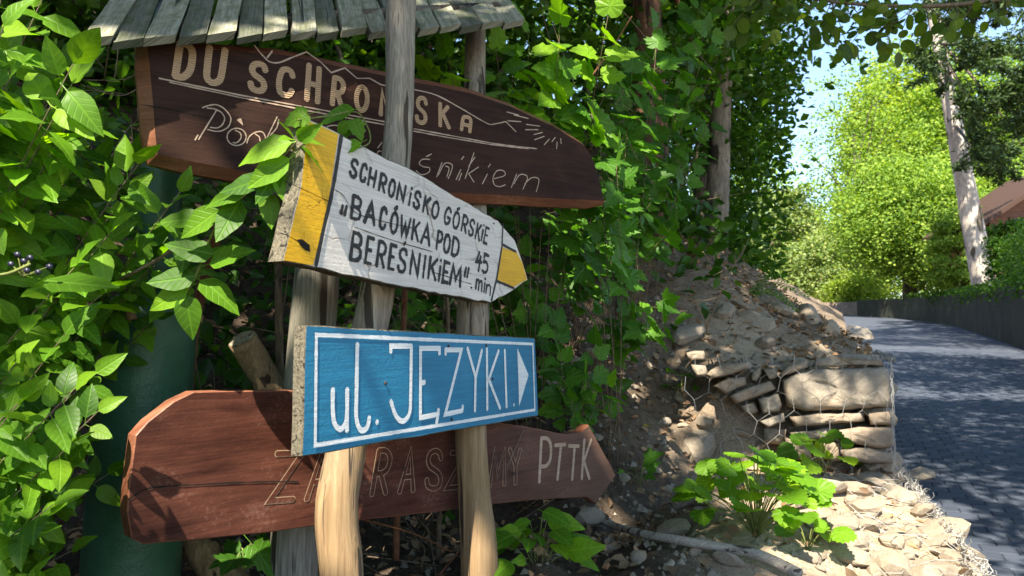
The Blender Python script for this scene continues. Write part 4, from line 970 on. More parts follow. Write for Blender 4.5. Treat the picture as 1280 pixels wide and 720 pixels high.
# sprays in front of the signs
sp = empty("dogwood_spray", P(100, 330, 1.6), "leafy spray reaching in front of the brown sign beside the yellow band", "branch")
shoot(sp, P(150, 350, 1.62), P(372, 175, 1.36), 'dog', .06, .06, start=.99, rad=.0035, lift=.04)
def hero(parent, kind, px, py, d, lpx, ang, nrm=None):
    """one leaf: base pixel, depth, length in pixels, direction in the picture (degrees, 0 = right, 90 = up)"""
    a = math.radians(ang); dv = RT * math.cos(a) + Vector((0, 0, 1)) * math.sin(a) + Vector((0, RN.uniform(-.3, .1), 0))
    put_leaf(parent, kind, P(px, py, d), dv, nrm or (Vector((.25, -.75, .45)) + rv3(.12)), lpx * d / F)
for k, px, py, d, l, a in [('dogb', 365, 178, 1.36, 72, 195), ('dogb', 362, 198, 1.36, 66, 215), ('dog', 350, 205, 1.37, 60, 240), ('dog', 330, 222, 1.40, 60, 200), ('dogb', 310, 240, 1.42, 58, 190), ('dog', 300, 250, 1.44, 64, 250), ('dogb', 275, 262, 1.46, 62, 215), ('dog', 350, 215, 1.38, 50, 290), ('dog', 335, 240, 1.40, 48, 275), ('dogb', 255, 275, 1.5, 60, 180), ('dog', 240, 290, 1.52, 56, 260), ('dog', 268, 318, 1.5, 60, 170), ('dogb', 262, 330, 1.5, 62, 20), ('dog', 245, 345, 1.52, 60, 190), ('dog', 250, 350, 1.52, 64, 330), ('dogb', 235, 360, 1.53, 56, 210), ('dog', 232, 368, 1.53, 58, 280)]:
    hero(sp, k, px, py, d, l, a)
tube("stem", catmull([P(285, 255, 1.45), P(262, 300, 1.5), P(245, 345, 1.52), P(228, 375, 1.54)], 4), .0025, M_stem, sp, 5)
s2 = empty("vine_sprig", P(455, 160, 1.5), "small leafy sprig growing over the top edge of the white arrow", "sprig")
tube("stem", catmull([P(372, 150, 1.36), P(410, 145, 1.42), P(445, 140, 1.5), P(460, 160, 1.52), P(462, 178, 1.52), P(448, 185, 1.5)], 5), .0018, M_stem, s2, 5)
for k, px, py, d, l, a in [('hopb', 385, 142, 1.37, 34, 200), ('dogb', 443, 137, 1.48, 54, 188), ('dog', 432, 150, 1.48, 26, 250), ('dogb', 452, 178, 1.5, 36, 210), ('dog', 440, 165, 1.5, 26, 200), ('hopb', 440, 150, 1.5, 30, 300)]: hero(s2, k, px, py, d, l, a)
# pale leaf and berries at the left edge
el = empty("elder_sprig", P(20, 380, 1.1), "sprig with dark berries and one large pale leaf at the left edge", "sprig")
hero(el, 'dog', 55, 350, 1.12, 98, -8, Vector((-.45, -.5, .95)))
tube("stem", catmull([P(-20, 345, 1.1), P(10, 342, 1.1), P(38, 330, 1.1)], 4), .0025, M_stem, el, 5)
bV, bF = blob_geo(3, 1, (1, 1, 1), 0.02); bme = mesh("berry", bV, bF, M_berry, True)
for px, py in ((22, 318), (30, 326), (38, 322), (48, 340), (62, 333), (14, 330), (34, 338)):
    o = link("berry", bme, el, P(px, py, 1.1) - el.location); o.scale = (.0055,) * 3
    tube("stalk", [P(28, 345, 1.1), P(px, py, 1.1)], .0009, M_stem, el, 4)
# behind and right of the roof
plant("dogwood_shrub", "leafy branches between the plank roof and the brown sign", "shrub", gp(.1, 3.1), [P(560, 70, 2.25), P(540, 100, 2.3), P(640, 90, 2.55), P(690, 95, 2.55), P(620, 60, 2.4), P(700, 30, 2.4), P(660, 40, 2.5), P(590, 95, 2.4), P(760, 20, 2.5)], 'hopb', .115, .085, lift=.1, start=.72)
plant("maple_sapling", "maple sapling with large lobed leaves right of the brown sign", "sapling", gp(.45, 3.2), [P(735, 110, 2.6), P(750, 170, 2.6), P(770, 200, 2.55), P(720, 220, 2.7), P(790, 90, 2.8), P(820, 60, 2.9)], 'maple', .135, .10, lift=.08, start=.6)
plant("maple_sapling", "maple shoots hanging over the bank right of the arrow tips", "sapling", gp(.35, 3.5), [P(845, 400, 2.9), P(815, 410, 2.9), P(790, 390, 2.95), P(830, 375, 3.0), P(770, 360, 3.0)], 'maple', .10, .075, lift=.2, start=.45)
plant("maple_sapling", "dim maple shoots low on the bank beside the blue board", "sapling", gp(.25, 3.05), [P(700, 440, 2.75), P(730, 470, 2.8), P(760, 480, 2.8), P(715, 500, 2.75), P(690, 395, 2.7), P(745, 430, 2.85)], 'hop', .085, .07, lift=.15, start=.4)
plant("vine_thicket", "tangled vine leaves below the right end of the brown sign", "vine", gp(.3, 3.7), [P(RN.uniform(690, 850), RN.uniform(250, 360), RN.uniform(2.9, 3.5)) for _ in range(15)], 'hop', .085, .07, lift=.1, start=.5)
plant("vine_thicket", "vine leaves climbing the dark trunk above the bank", "vine", gp(.7, 4.2), [P(RN.uniform(760, 900), RN.uniform(-10, 260), RN.uniform(3.6, 4.6)) for _ in range(20)], 'hop', .12, .10, lift=.05, start=.5)
plant("vine_thicket", "vine leaves seen between the white arrow and the blue board", "vine", gp(0.05, 3.3), [P(RN.uniform(500, 720), RN.uniform(270, 420), RN.uniform(2.7, 3.3)) for _ in range(12)], 'hop', .08, .075, lift=.1, start=.5)
# small plants on the ground
def rosette(name, label, px, py, kind, size, n, d=None, hh=.12, spread=.14, cat="plant"):
    p = P(px, py, d) if d else G(px, py); r = empty(name, p, label, cat)
    for k in range(n):
        a = k * 2.4 + RN.uniform(-.3, .3); rad = spread * math.sqrt((k + .5) / n)
        h = hh * (1.05 - .6 * k / n) * RN.uniform(.8, 1.2); c = p + Vector((math.cos(a) * rad, math.sin(a) * rad, h)); out = Vector((math.cos(a), math.sin(a), .05))
        tube("stem", catmull([p, p.lerp(c, .5) + Vector((0, 0, .03)), c], 3), .0016, M_stem, r, 4)
        put_leaf(r, kind, c, out * .8 + Vector((0, -.55, -.15)) + rv3(.25), Vector((.05, -.6, .75)) + out * .2 + rv3(.25), size * RN.uniform(.5, 1.2))
    return r
rosette("woodland_plant", "bright green pointed leaved plant at the foot of the right post", 672, 726, 'ser', .118, 22, 2.2, .17, .11)
rosette("scalloped_plant", "sunlit scalloped leaved plant in front of the stone gabion", 945, 672, 'scal', .080, 66, None, .24, .21)
rosette("scalloped_plant", "sunlit plant at the foot of the gabion stones", 1028, 596, 'scal', .085, 13, None, .17, .13)
rosette("scalloped_plant", "trailing leaves at the right of the fallen branch", 1010, 690, 'scal', .065, 9, None, .09, .10)
rosette("woodland_plant", "small dark maple seedling beside the tip of the lower arrow", 800, 610, 'maple', .085, 5, None, .10, .08)
rosette("woodland_plant", "maple seedling growing at the left of the gabion", 850, 500, 'hop', .08, 7, None, .13, .08)
rosette("woodland_plant", "dark seedling behind the lower arrow below the blue board", 745, 525, 'hop', .075, 7, None, .10, .1)
rosette("woodland_plant", "maple seedling at the bottom between the left posts and the green post", 305, 715, 'maple', .10, 4, 1.9, .06, .06)
rosette("woodland_plant", "small plant on the stones at the end of the gabion foot", 1078, 590, 'hopb', .04, 9, None, .09, .09)
# fern on the bank skyline
fern = empty("fern", G(955, 372), "dark fern fronds on the skyline of the bank", "fern")
for k in range(7):
    a = P(935, 372, 5.2); b = P(1000 + RN.uniform(-25, 15), 335 + k * 9, 4.9); path = catmull([a, a.lerp(b, .5) + Vector((0, 0, .08)), b], 8)
    V, Fc = [], []
    for i in range(1, len(path) - 1):
        t = (path[i + 1] - path[i]).normalized(); s_ = t.cross(Vector((0, -.3, 1))).normalized(); ln = .075 * (1 - abs(i / len(path) - .3))
        for sg in (1, -1):
            b0 = len(V); q_ = path[i]; V += [q_, q_ + s_ * sg * ln * .5 + t * .012, q_ + s_ * sg * ln + t * .01 - Vector((0, 0, .01)), q_ + s_ * sg * ln * .5 - t * .006]; Fc.append((b0, b0 + 1, b0 + 2, b0 + 3))
    part("frond", V, Fc, L_maple, fern)

# ------------------------------------------------------------------ sticks and logs
def stick(name, label, pts, r, mat, n=8, jit=.06, cat="branch"):
    q = catmull(pts, 5); o = empty(name, q[0], label, cat)
    rr = [r[0] + (r[1] - r[0]) * k / (len(q) - 1) for k in range(len(q))]
    tube("wood", q, rr, mat, o, n, jit); return o
fb = [G(752, 664), G(800, 680), G(850, 690), G(905, 700), G(950, 710), G(1000, 735)]
stick("fallen_branch", "bare grey fallen branch lying on the stony soil", [p + Vector((0, 0, .035)) for p in fb], (.012, .018), M_dead, 9, .07)
lg = stick("cut_log", "sawn branch stump leaning behind the left of the blue board", [P(303, 424, 1.98), P(330, 470, 2.05), P(365, 540, 2.1), P(400, 640, 2.12), P(410, 800, 2.12)], (.040, .046), M_log, 12, .05)
c0 = P(303, 424, 1.98); ax = (c0 - P(330, 470, 2.05)).normalized(); u_ = ax.orthogonal().normalized(); w_ = ax.cross(u_)
part("cut_face", [c0 + ax * .002 + (u_ * math.cos(k * .5236) + w_ * math.sin(k * .5236)) * .037 for k in range(12)], [tuple(range(12))], M_endgrain, lg)
stick("leaning_log", "thick bare log slanting at the bottom behind the green post", [P(180, 600, 2.25), P(240, 670, 2.15), P(310, 760, 2.1)], (.05, .055), M_log, 10)
stick("sapling_stem", "straight upright sapling stem left of the grey post", [P(349, 200, 2.2), P(348, 340, 2.2), P(350, 500, 2.2), P(352, 700, 2.2)], (.010, .014), M_twig)
stick("sapling_stem", "brown stem leaning across the right of the green post", [P(285, 240, 2.25), P(258, 340, 2.25), P(240, 420, 2.25), P(225, 600, 2.25)], (.017, .022), M_redtwig)
stick("sapling_stem", "curved tan branch above the shoulder of the green post", [P(85, 270, 1.85), P(115, 310, 1.85), P(150, 355, 1.85), P(165, 400, 1.85)], (.008, .014), M_log)
stick("sapling_stem", "thin upright stems between the middle and right posts", [P(505, 250, 2.4), P(506, 360, 2.4), P(500, 520, 2.4), P(495, 700, 2.4)], (.009, .012), M_redtwig)
stick("sapling_stem", "thin stem rising behind the tip of the white arrow", [P(552, 330, 2.5), P(560, 400, 2.5), P(552, 560, 2.5), P(548, 700, 2.5)], (.006, .01), M_twig)
tv2, tf2 = [], []
def add_tw(pts, r):
    V, Fc = tube_geo(pts, [r * (1.1 - .6 * k / (len(pts) - 1)) for k in range(len(pts))], 4); b = len(tv2); tv2.extend(V); tf2.extend(tuple(b + k for k in f) for f in Fc)
for _ in range(190):
    px, py = RN.choice([(RN.uniform(230, 370), RN.uniform(230, 700)), (RN.uniform(440, 640), RN.uniform(640, 719)), (RN.uniform(660, 900), RN.uniform(60, 460)), (RN.uniform(90, 260), RN.uniform(80, 260)), (RN.uniform(420, 620), RN.uniform(370, 500))])
    d = RN.uniform(2.25, 2.9) if px < 650 else RN.uniform(2.9, 3.8); a = P(px, py, d); b = a + Vector((RN.gauss(0, .18), RN.gauss(0, .1), RN.gauss(.08, .18)))
    add_tw(catmull([a, a.lerp(b, .5) + rv3(.025), b], 4), RN.uniform(.0012, .0032))
tw = part("dry_twigs", tv2, tf2, M_twig, None, True); tag(tw, "tangle of thin dry twigs behind the signs", kind="stuff")
for a, b, lab in (((455, 650), (565, 690), "reddish twig lying under the lower arrow between the posts"), ((548, 720), (580, 680), "pale thin stick leaning on the foot of the right post"), ((740, 95), (790, 20), "long bare reddish twig crossing in front of the dark trunk")):
    d = 2.3 if a[1] > 300 else 2.9
    stick("twig", lab, [P(*a, d), P((a[0] + b[0]) / 2 + 4, (a[1] + b[1]) / 2 - 4, d), P(*b, d)], (.004, .002), M_redtwig, 5, .03, "twig")
# an apple and bright fallen leaves
p = G(1096, 640); ap = link("apple", mesh("apple", *blob_geo(9, 2, (1, 1, .92), 0.01), M_apple, True), None, p + Vector((0, 0, .02))); ap.scale = (.021,) * 3; tag(ap, "small yellow green windfall apple on the sunlit stones", "apple")
for px, py, lab in ((1113, 705, "curled golden dead leaf on the sunlit stones"), (812, 538, "small yellow fallen leaf on the dark bank"), (1034, 428, "orange dry leaf on top of the gabion")):
    p = G(px, py); e = empty("fallen_leaf", p, lab, "leaf"); put_leaf(e, 'yel', p + Vector((0, 0, .02)), Vector((RN.uniform(-1, 1), RN.uniform(-.5, .5), .1)), Vector((0, -.3, 1)), .06)

# ------------------------------------------------------------------ leaf masses (numpy)
def rotfrom(y, z):
    y = y / np.linalg.norm(y, axis=1, keepdims=True); z = z - y * (y * z).sum(1, keepdims=True); z /= np.linalg.norm(z, axis=1, keepdims=True) + 1e-9
    return np.cross(y, z), y, z
def leaf_cloud(pos, size, up=0.5, face=(0, 0, 0), aspect=0.30, spread=0.6, dn=0.3):
    n = len(pos); d = rng.normal(size=(n, 3)); d[:, 2] = d[:, 2] * .5 - dn; z = np.array([[0, 0, up]]) + np.array([face]) + rng.normal(size=(n, 3)) * spread
    x, y, z = rotfrom(d, z); s = (size * rng.uniform(.6, 1.3, size=(n, 1)))
    base = pos; tip = pos + y * s - z * s * .12; l1 = pos + y * s * .35 + x * s * aspect + z * s * .10; r1 = pos + y * s * .35 - x * s * aspect + z * s * .10; l2 = pos + y * s * .72 + x * s * aspect * .7 + z * s * .04; r2 = pos + y * s * .72 - x * s * aspect * .7 + z * s * .04
    V = np.stack([base, l1, l2, tip, r2, r1], 1).reshape(-1, 3); b = (np.arange(n) * 6)[:, None]
    T = np.concatenate([b + np.array([[0, 3, 2]]), b + np.array([[0, 2, 1]]), b + np.array([[0, 4, 3]]), b + np.array([[0, 5, 4]])], 0); return V, T
def leaf_cloud2(pos, size, up=0.5, face=(0, 0, 0), aspect=0.36, spread=0.7, dn=0.2):
    n = len(pos); d = rng.normal(size=(n, 3)); d[:, 2] = d[:, 2] * .5 - dn; z = np.array([[0, 0, up]]) + np.array([face]) + rng.normal(size=(n, 3)) * spread
    x, y, z = rotfrom(d, z); s = (size * rng.uniform(.6, 1.3, size=(n, 1)))
    V = np.stack([pos, pos + y * s * .45 + x * s * aspect + z * s * .1, pos + y * s, pos + y * s * .45 - x * s * aspect + z * s * .1], 1).reshape(-1, 3); b = (np.arange(n) * 4)[:, None]
    return V, np.concatenate([b + np.array([[0, 2, 1]]), b + np.array([[0, 3, 2]])], 0)
SUNGAPS = []     # (point, radius) that the sun reaches through the canopy
def sun_prune(pos):
    keep = np.ones(len(pos), bool); ts = np.array(TOSUN)
    for p, r in SUNGAPS:
        v = pos - np.array(p); k = v @ ts; dist = np.linalg.norm(v - k[:, None] * ts, axis=1); keep &= ~((k > 0.3) & (dist < (r + .09) * rng.uniform(.8, 1.15, size=len(pos))))
    return keep
def crown_pos(center, radii, nclump, per, spread, shell=0.55, seed=None, cut=None):
    d = rng.normal(size=(nclump, 3)); d /= np.linalg.norm(d, axis=1, keepdims=True); r = rng.uniform(shell ** 3, 1, size=(nclump, 1)) ** (1 / 3)
    c = np.array(center) + d * r * np.array(radii)
    pos = (c[:, None, :] + rng.normal(size=(nclump, per, 3)) * spread * rng.uniform(.6, 1.3, size=(nclump, 1, 1)) * np.array((1, 1, .6))).reshape(-1, 3)
    return c, pos
def tree(name, label, base, top, r0, center, radii, nclump, per, spread, size, mat, bark, cat="tree", group=None, lod=1, limbs=8, shell=.5, prune=False, face=(0, 0, 0), lean=None, extra=None, vis_cut=None):
    base, top = Vector(base), Vector(top); t = empty(name, base, label, cat, group)
    mid = base.lerp(top, .5) + (lean or Vector((0, 0, 0))); path = catmull([base - Vector((0, 0, .2)), base.lerp(mid, .5), mid, mid.lerp(top, .5), top], 4)
    tube("trunk", path, [r0 * (1.15 - .75 * k / (len(path) - 1)) for k in range(len(path))], bark, t, 10, .06)
    c, pos = crown_pos(center, radii, nclump, per, spread, shell)
    if extra is not None: pos = np.concatenate([pos, extra])
    if prune: pos = pos[sun_prune(pos)]
    if vis_cut is not None: pos = pos[vis_cut(pos)]
    V, T = (leaf_cloud if lod else leaf_cloud2)(pos, size, .5, face)
    l = np.array(t.location); cr = link("crown", fastmesh("crown", V - l, T, mat), t); cr["kind"] = "stuff"
    for k in range(limbs):
        a = path[int(len(path) * RN.uniform(.45, .95)) % len(path)]; b = Vector(c[RN.randrange(len(c))]); m_ = a.lerp(b, .5) + Vector((0, 0, .1 * (b - a).length))
        L = (b - a).length; tube("limb", catmull([a, m_, b], 4), [r0 * .42 * (1 - .85 * q_ / 8) for q_ in range(9)], bark, t, 6)
    return t
def pxof(pos):
    d = np.maximum(pos[:, 1], .05); return 640 + F * pos[:, 0] / d, 420 - F * (pos[:, 2] - EYE) / d
# sun patches on the terrace, the gabion and a few leaves
for px, py, r in ((1090, 640, .26), (1150, 660, .24), (1200, 700, .20), (1040, 690, .16), (1120, 612, .06), (1000, 640, .12), (935, 620, .07), (960, 590, .06), (1035, 575, .03), (1180, 640, .2), (1060, 622, .04), (1210, 720, .2), (1110, 690, .22), (1160, 715, .2), (1060, 650, .14), (1225, 690, .15), (1000, 670, .1), (1040, 640, .12), (1080, 705, .16), (1010, 705, .1)):
    SUNGAPS.append((G(px, py), r))
for px, py, d, r in ((1020, 475, 3.42, .0), (1085, 505, 3.42, -.02), (100, 360, 1.12, .03), (300, 265, 1.45, .02), (335, 190, 1.37, .03), (255, 35, 1.6, .035), (310, 30, 1.65, .03), (400, 30, 1.8, .03), (240, 55, 1.6, .025), (450, 600, 1.72, .05), (425, 590, 1.7, .04), (350, 700, 1.9, .05), (600, 690, 2.06, .03), (372, 480, 1.4, .012), (372, 540, 1.4, .012), (430, 690, 1.7, .03)):
    SUNGAPS.append((P(px, py, d), r))
for _ in range(34): SUNGAPS.append((P(RN.uniform(0, 250), RN.uniform(0, 700), 1.5), RN.uniform(-.05, .01)))
for _ in range(30): SUNGAPS.append((P(RN.uniform(540, 870), RN.uniform(30, 420), 2.9), RN.uniform(-.05, .03)))
for _ in range(34): SUNGAPS.append((G(RN.uniform(760, 1080), RN.uniform(370, 690)), RN.uniform(-.04, .04)))
# undergrowth on the bank behind the signs
pos = []
while len(pos) < 15000:
    y = RN.uniform(2.9, 9); x = RN.uniform(-5.5, 1.4 + .25 * (y - 3)); s = (x_edge(y) - x) * RC
    if s < .9: continue
    g_ = ground_z(x, y); cl = .5 + .5 * math.sin(x * 3.1 + 1.3 * math.sin(y * 2.3)) * math.sin(y * 2.7 + x)
    if x > .1 and y < 4.2 and RN.random() < .93: continue
    if x > .3 and RN.random() < .5: continue
    pos.append((x, y, g_ + RN.uniform(0.02, .15 + .9 * cl * (1 if x < 0.3 else .5))))
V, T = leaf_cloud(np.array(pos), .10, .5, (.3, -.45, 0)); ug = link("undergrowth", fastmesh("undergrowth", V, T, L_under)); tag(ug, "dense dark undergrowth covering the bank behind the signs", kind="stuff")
pos = []
for _ in range(10500):
    y = RN.uniform(1.8, 8); x = RN.uniform(-2.5, x_edge(y) - .05); s = (x_edge(y) - x) * RC
    if s < 1.0 and y < 3.5 and RN.random() < .85: continue
    pos.append((x, y, ground_z(x, y) + RN.uniform(.004, .03)))
V, T = leaf_cloud(np.array(pos), .045, 1.0, (0, 0, 0), .3, .45, 0); lt = link("leaf_litter", fastmesh("leaf_litter", V, T, L_litter)); tag(lt, "dry brown fallen leaves strewn over the bank", kind="stuff")

# ------------------------------------------------------------------ trees on the bank and added shade canopy
gt = lambda x, y: Vector((x, y, ground_z(x, y)))
# tree whose trunk stands right of the vines
b = P(893, 335, 6.6); b.z = ground_z(b.x, b.y)
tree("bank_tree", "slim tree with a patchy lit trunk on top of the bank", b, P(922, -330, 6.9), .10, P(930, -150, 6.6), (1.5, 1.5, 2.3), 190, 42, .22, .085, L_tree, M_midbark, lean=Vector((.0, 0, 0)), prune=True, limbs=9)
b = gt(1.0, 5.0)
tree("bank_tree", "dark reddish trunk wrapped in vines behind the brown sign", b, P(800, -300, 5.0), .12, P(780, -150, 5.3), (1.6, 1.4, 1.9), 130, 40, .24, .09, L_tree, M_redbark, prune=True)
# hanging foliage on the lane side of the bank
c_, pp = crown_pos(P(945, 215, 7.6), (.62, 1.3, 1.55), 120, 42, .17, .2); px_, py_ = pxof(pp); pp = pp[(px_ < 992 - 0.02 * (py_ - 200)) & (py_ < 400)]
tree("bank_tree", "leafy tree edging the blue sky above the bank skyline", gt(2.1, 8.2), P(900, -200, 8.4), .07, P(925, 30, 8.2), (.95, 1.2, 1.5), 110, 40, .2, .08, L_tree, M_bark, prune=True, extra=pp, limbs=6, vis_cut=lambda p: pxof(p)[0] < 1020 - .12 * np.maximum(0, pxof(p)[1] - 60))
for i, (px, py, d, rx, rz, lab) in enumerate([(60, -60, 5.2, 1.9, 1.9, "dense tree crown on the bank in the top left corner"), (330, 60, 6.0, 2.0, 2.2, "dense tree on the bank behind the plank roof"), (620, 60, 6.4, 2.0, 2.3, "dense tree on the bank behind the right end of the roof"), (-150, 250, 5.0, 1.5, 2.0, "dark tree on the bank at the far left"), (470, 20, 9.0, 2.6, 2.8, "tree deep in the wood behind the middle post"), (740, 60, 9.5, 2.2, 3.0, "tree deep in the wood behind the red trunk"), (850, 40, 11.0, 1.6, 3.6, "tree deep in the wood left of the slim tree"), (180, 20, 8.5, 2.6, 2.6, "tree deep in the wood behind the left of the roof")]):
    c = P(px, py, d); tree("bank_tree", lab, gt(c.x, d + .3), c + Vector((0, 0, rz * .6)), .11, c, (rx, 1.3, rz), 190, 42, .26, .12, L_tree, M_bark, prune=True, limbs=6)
# unseen trees added overhead to shade the signs, the bank and the lane
can = [((-2.6, -3.2), (-1.9, -3.6, 7.4), (2.9, 2.6, 1.7), 270, "unseen tree added to shade the signs from behind the viewer"),
       ((-3.2, 0.6), (-1.4, -0.4, 6.6), (2.3, 2.2, 1.3), 230, "unseen tree added to shade the signs from the left"),
       ((7.5, 1.5), (5.0, 4.2, 8.6), (3.4, 3.2, 1.6), 480, "unseen tree added to shade the near part of the lane"),
       ((14.5, 8.5), (8.2, 10.5, 11.0), (4.4, 4.4, 1.7), 620, "unseen tree added to shade the middle of the lane"),
       ((22.5, 17.5), (13.0, 18.5, 15.5), (5.2, 5.4, 2.0), 640, "unseen tree added to shade the far part of the lane"),
       ((-1.2, -5.0), (1.2, -3.0, 7.2), (2.6, 2.5, 1.5), 230, "unseen tree added to shade the terrace beside the lane"),
       ((-3.6, 2.6), (0.6, 1.6, 7.6), (2.4, 2.3, 1.2), 240, "unseen tree added to shade the bank above the gabion"),
       ((-4.5, 4.0), (-2.5, 3.2, 7.4), (2.6, 2.4, 1.3), 200, "unseen tree added to shade the bank behind the plank roof")]
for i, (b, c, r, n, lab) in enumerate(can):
    tree("shade_tree", lab, gt(*b), Vector(c) + Vector((0, 0, .3)), .17, c, r, n, 34, .34, .16, L_canopy, M_bark, prune=True, group="unseen trees added to shade the signs and the lane", limbs=7)

# ------------------------------------------------------------------ overhanging branch at the top right
ob = empty("overhanging_branch", P(1300, -40, 3.0), "overhanging branch with round backlit leaves along the top right", "branch")
bp = catmull([P(1330, -20, 3.1), P(1230, 2, 3.0), P(1130, 8, 2.9), P(1040, 2, 2.9), P(950, -12, 2.9)], 8); tube("stem", bp, [.012 - .008 * k / (len(bp) - 1) for k in range(len(bp))], M_twig, ob, 6)
for k in range(46):
    a = bp[RN.randrange(len(bp))]; px = 640 + F * a.x / a.y
    ln = RN.uniform(20, 90 if 1030 < px < 1150 else 50); e = a + Vector((RN.gauss(0, .09), RN.gauss(0, .15), -ln * a.y / F))
    shoot(ob, a, e, 'rnd', .062, .05, start=.25, rad=.0018, mat=M_twig, lift=.1, pairs=False, facing=Vector((0, -.35, .7)), spread=.45, droop=.35)

# ------------------------------------------------------------------ distance: trees, house, hedge
def fartree(label, px, py_base, py_top, d, wpx, mat, nclump=150, per=60, size=.2, bark=M_bark, name="roadside_tree", face=(-.1, -.4, 0), trunk=.25, cfrac=.58, shell=.35, vr=1):
    base = P(px, py_base, d); top = P(px, py_top, d); H = top.z - base.z; rx = wpx * d / F / 2; g = base
    return tree(name, label, g, g + Vector((0, 0, H * .7)), trunk, (g.x, g.y, g.z + H * cfrac), (rx, rx * .9, H * min(1 - cfrac, vr)), int(nclump * 1.5), per + 20, rx * .16, size, mat, bark, lod=0, limbs=7, shell=shell, face=face)
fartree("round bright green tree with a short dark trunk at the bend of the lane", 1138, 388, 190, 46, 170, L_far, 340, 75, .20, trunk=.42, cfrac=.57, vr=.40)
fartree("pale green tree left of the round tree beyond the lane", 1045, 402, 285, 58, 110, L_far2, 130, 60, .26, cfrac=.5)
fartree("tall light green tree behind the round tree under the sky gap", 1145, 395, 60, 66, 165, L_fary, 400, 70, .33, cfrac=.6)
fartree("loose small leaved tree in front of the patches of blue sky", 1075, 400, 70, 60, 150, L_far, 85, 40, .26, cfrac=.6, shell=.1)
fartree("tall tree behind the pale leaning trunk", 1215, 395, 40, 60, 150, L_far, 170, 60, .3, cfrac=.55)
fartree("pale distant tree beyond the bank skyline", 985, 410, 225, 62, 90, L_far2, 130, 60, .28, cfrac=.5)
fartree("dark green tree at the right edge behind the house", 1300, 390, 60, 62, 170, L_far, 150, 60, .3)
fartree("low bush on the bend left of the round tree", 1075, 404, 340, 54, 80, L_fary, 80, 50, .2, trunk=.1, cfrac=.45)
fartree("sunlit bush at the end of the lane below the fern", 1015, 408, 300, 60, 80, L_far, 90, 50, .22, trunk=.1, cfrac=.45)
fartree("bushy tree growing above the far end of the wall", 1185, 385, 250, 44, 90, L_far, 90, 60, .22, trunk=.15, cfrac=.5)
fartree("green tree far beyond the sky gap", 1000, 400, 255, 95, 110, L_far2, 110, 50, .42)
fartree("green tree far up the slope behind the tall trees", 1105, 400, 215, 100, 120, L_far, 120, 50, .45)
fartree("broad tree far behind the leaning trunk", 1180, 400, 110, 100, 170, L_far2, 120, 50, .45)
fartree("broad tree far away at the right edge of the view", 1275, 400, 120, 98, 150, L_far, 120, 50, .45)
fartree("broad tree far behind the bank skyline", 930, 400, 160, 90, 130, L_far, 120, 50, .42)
# far wood closing the view beyond the bend
pos = np.stack([rng.uniform(15, 95, 26000), rng.uniform(108, 135, 26000), np.zeros(26000)], 1)
top = 13 + 3.5 * np.sin(pos[:, 0] * .23) + 2.0 * np.sin(pos[:, 0] * .61 + 1); pos[:, 2] = 3.5 + rng.uniform(0, 1, 26000) * top
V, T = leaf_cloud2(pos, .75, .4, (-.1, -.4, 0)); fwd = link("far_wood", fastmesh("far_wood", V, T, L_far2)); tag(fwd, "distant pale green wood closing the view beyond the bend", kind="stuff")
# pale leaning trunk with dark conifer branches
pt0 = P(1228, 345, 34.5); pt1 = P(1184, 110, 34.5); tt_ = empty("leaning_tree", pt0, "leaning pale barked tree trunk above the wall with dark branches", "tree")
dirp = pt1 - pt0; path = [pt0 - dirp * .16, pt0 + dirp * .25, pt0 + dirp * .6, pt1, pt1 + dirp * .6]
tube("trunk", catmull(path, 4), [.55 - .018 * k for k in range(17)], M_palebark, tt_, 12, .06)
cc = []
for k in range(170):
    px = RN.uniform(1140, 1310); py = RN.uniform(-60, 205)
    if px < 1200 and py > 140 - (1200 - px) * 1.2: continue
    a = P(px, py, RN.uniform(26, 31)); e = a + Vector((RN.uniform(-1.6, 1.6), RN.uniform(-.6, .6), RN.uniform(-.9, -.1)))
    t = rng.uniform(size=(170, 1)); cc.append(np.array(a) + (np.array(e) - np.array(a)) * t + rng.normal(size=(170, 3)) * np.array((.2, .2, .16)) * (1.1 - t))
V, T = leaf_cloud2(np.concatenate(cc), .24, .3, (0, 0, 0), .16, .6, .5); cr = link("crown", fastmesh("crown", V - np.array(tt_.location), T, L_conifer), tt_); cr["kind"] = "stuff"
for k in range(6):
    a = pt0 + dirp * RN.uniform(.7, 1.3); b_ = P(RN.uniform(1200, 1290), RN.uniform(60, 230), 30); tube("limb", catmull([a, a.lerp(b_, .5) + Vector((0, 0, .3)), b_], 4), [.09 - .008 * q_ for q_ in range(9)], M_bark, tt_, 6)
q_ = np.array([WALLTOP[i] for i in rng.integers(0, len(WALLTOP), 5200)]) + np.stack([rng.uniform(-.12, .35, 5200), rng.uniform(-.25, .25, 5200), np.minimum(.28, rng.normal(-.05, .22, 5200))], 1)
V, T = leaf_cloud2(q_, .13, .2, (-.5, -.3, 0)); o = link("creeper_fringe", fastmesh("creeper_fringe", V - np.array(wall.location), T, L_tree), wall); o["kind"] = "stuff"
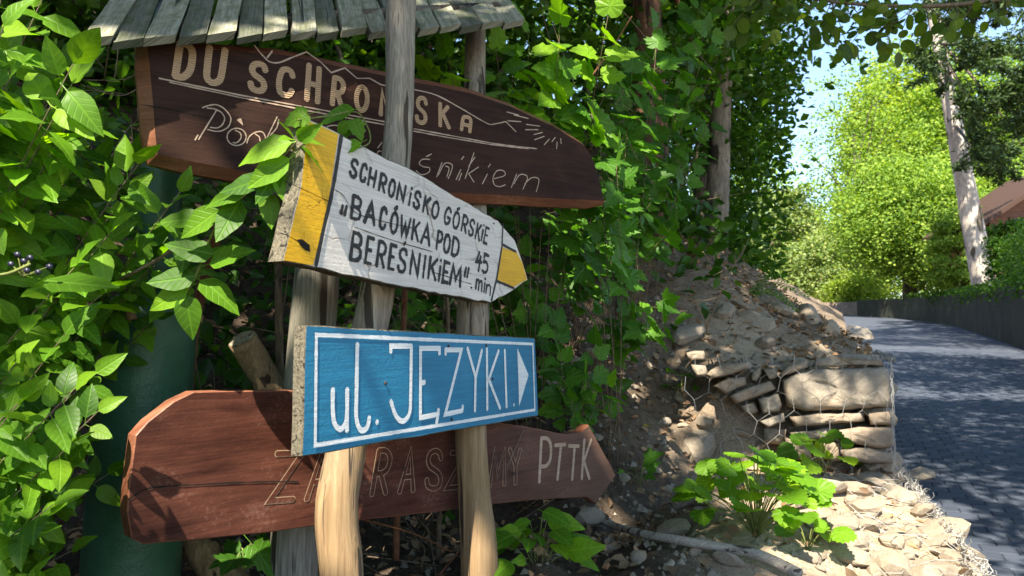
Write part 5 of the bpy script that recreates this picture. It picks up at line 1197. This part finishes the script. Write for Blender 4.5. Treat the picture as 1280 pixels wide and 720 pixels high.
# timber house
hc = P(1290, 330, 37); hs = empty("timber_house", hc, "red brown timber house half hidden behind the leaning trunk", "house")
hx0, hx1 = P(1240, 330, 37).x, P(1420, 330, 37).x; hy0, hy1 = 37.0, 40.5; hz0 = P(1280, 360, 37).z; hz1 = P(1280, 272, 37).z; hr = P(1280, 214, 37).z; xm = (hx0 + hx1) / 2
zmid = P(1280, 300, 37).z
def boxv(x0, x1, y0, y1, z0, z1): return [(x, y, z) for z in (z0, z1) for x, y in ((x0, y0), (x1, y0), (x1, y1), (x0, y1))]
BF = [(3, 2, 1, 0), (4, 5, 6, 7), (0, 1, 5, 4), (1, 2, 6, 5), (2, 3, 7, 6), (3, 0, 4, 7)]
part("ground_floor", boxv(hx0, hx1, hy0, hy1, hz0 - 1, zmid), BF, M_brick, hs)
part("upper_floor", boxv(hx0 - .1, hx1 + .1, hy0 - .1, hy1, zmid + .003, hz1), BF, M_timber, hs)
part("gable", [(hx0 - .1, hy0 - .1, hz1 + .003), (hx1 + .1, hy0 - .1, hz1 + .003), (xm, hy0 - .1, hr), (hx0 - .1, hy1, hz1 + .003), (hx1 + .1, hy1, hz1 + .003), (xm, hy1, hr)], [(0, 1, 2), (5, 4, 3), (0, 3, 4, 1), (1, 4, 5, 2), (2, 5, 3, 0)], M_timber, hs)
for sg, xe in ((-1, hx0), (1, hx1)):
    k = (hr - hz1) / (xm - hx0); ex = xe + sg * 1.2; ez = hz1 - 1.2 * k
    part("roof_slope", [(xm, hy0 - 1, hr + .05), (ex, hy0 - 1, ez + .05), (ex, hy1 + .6, ez + .05), (xm, hy1 + .6, hr + .05), (xm, hy0 - 1, hr + .3), (ex, hy0 - 1, ez + .28), (ex, hy1 + .6, ez + .28), (xm, hy1 + .6, hr + .3)], BF, M_roofh, hs)
for x in (hx0 + .9, hx0 + 2.6):
    w = part("window", boxv(x, x + .9, hy0 - .2, hy0 - .103, zmid + .25, zmid + 1.15), BF, M_timber, hs); part("pane", boxv(x + .08, x + .82, hy0 - .22, hy0 - .203, zmid + .33, zmid + 1.07), BF, M_glass, w)
fartree("leafy bush in front of the timber house beside the pale trunk", 1200, 378, 255, 38, 70, L_far, 90, 60, .17, trunk=.08, cfrac=.5)
fartree("leafy bush hiding the foot of the timber house", 1265, 366, 275, 30, 50, L_tree, 60, 60, .15, trunk=.08, cfrac=.5)
# hedge and bushes on top of the wall
hed = empty("hedge", P(1275, 362, 19), "dark hedge growing on top of the wall at the right edge", "hedge"); pos = rng.uniform(size=(9000, 3)) * np.array((1, 1, 1))
A_, B_ = np.array(P(1234, 362, 32)), np.array(P(1330, 350, 20.5)); q_ = A_ + (B_ - A_) * pos[:, :1] + np.stack([pos[:, 1] * 1.2 - .2, pos[:, 1] * -.3, pos[:, 2] * 2.3 - .2 + .2 * np.sin(pos[:, 0] * 14)], 1)
V, T = leaf_cloud2(q_, .11, .4, (-.3, -.3, 0)); o = link("foliage", fastmesh("foliage", V - np.array(hed.location), T, L_tree), hed); o["kind"] = "stuff"
for k in range(7):
    p = Vector(A_ + (B_ - A_) * ((k + .5) / 7)) + Vector((.35, 0, 0)); tube("stem", [p - Vector((0, 0, .6)), p + rv3(.05), p + Vector((0, 0, 1.1))], [.03, .025, .01], M_bark, hed, 5)
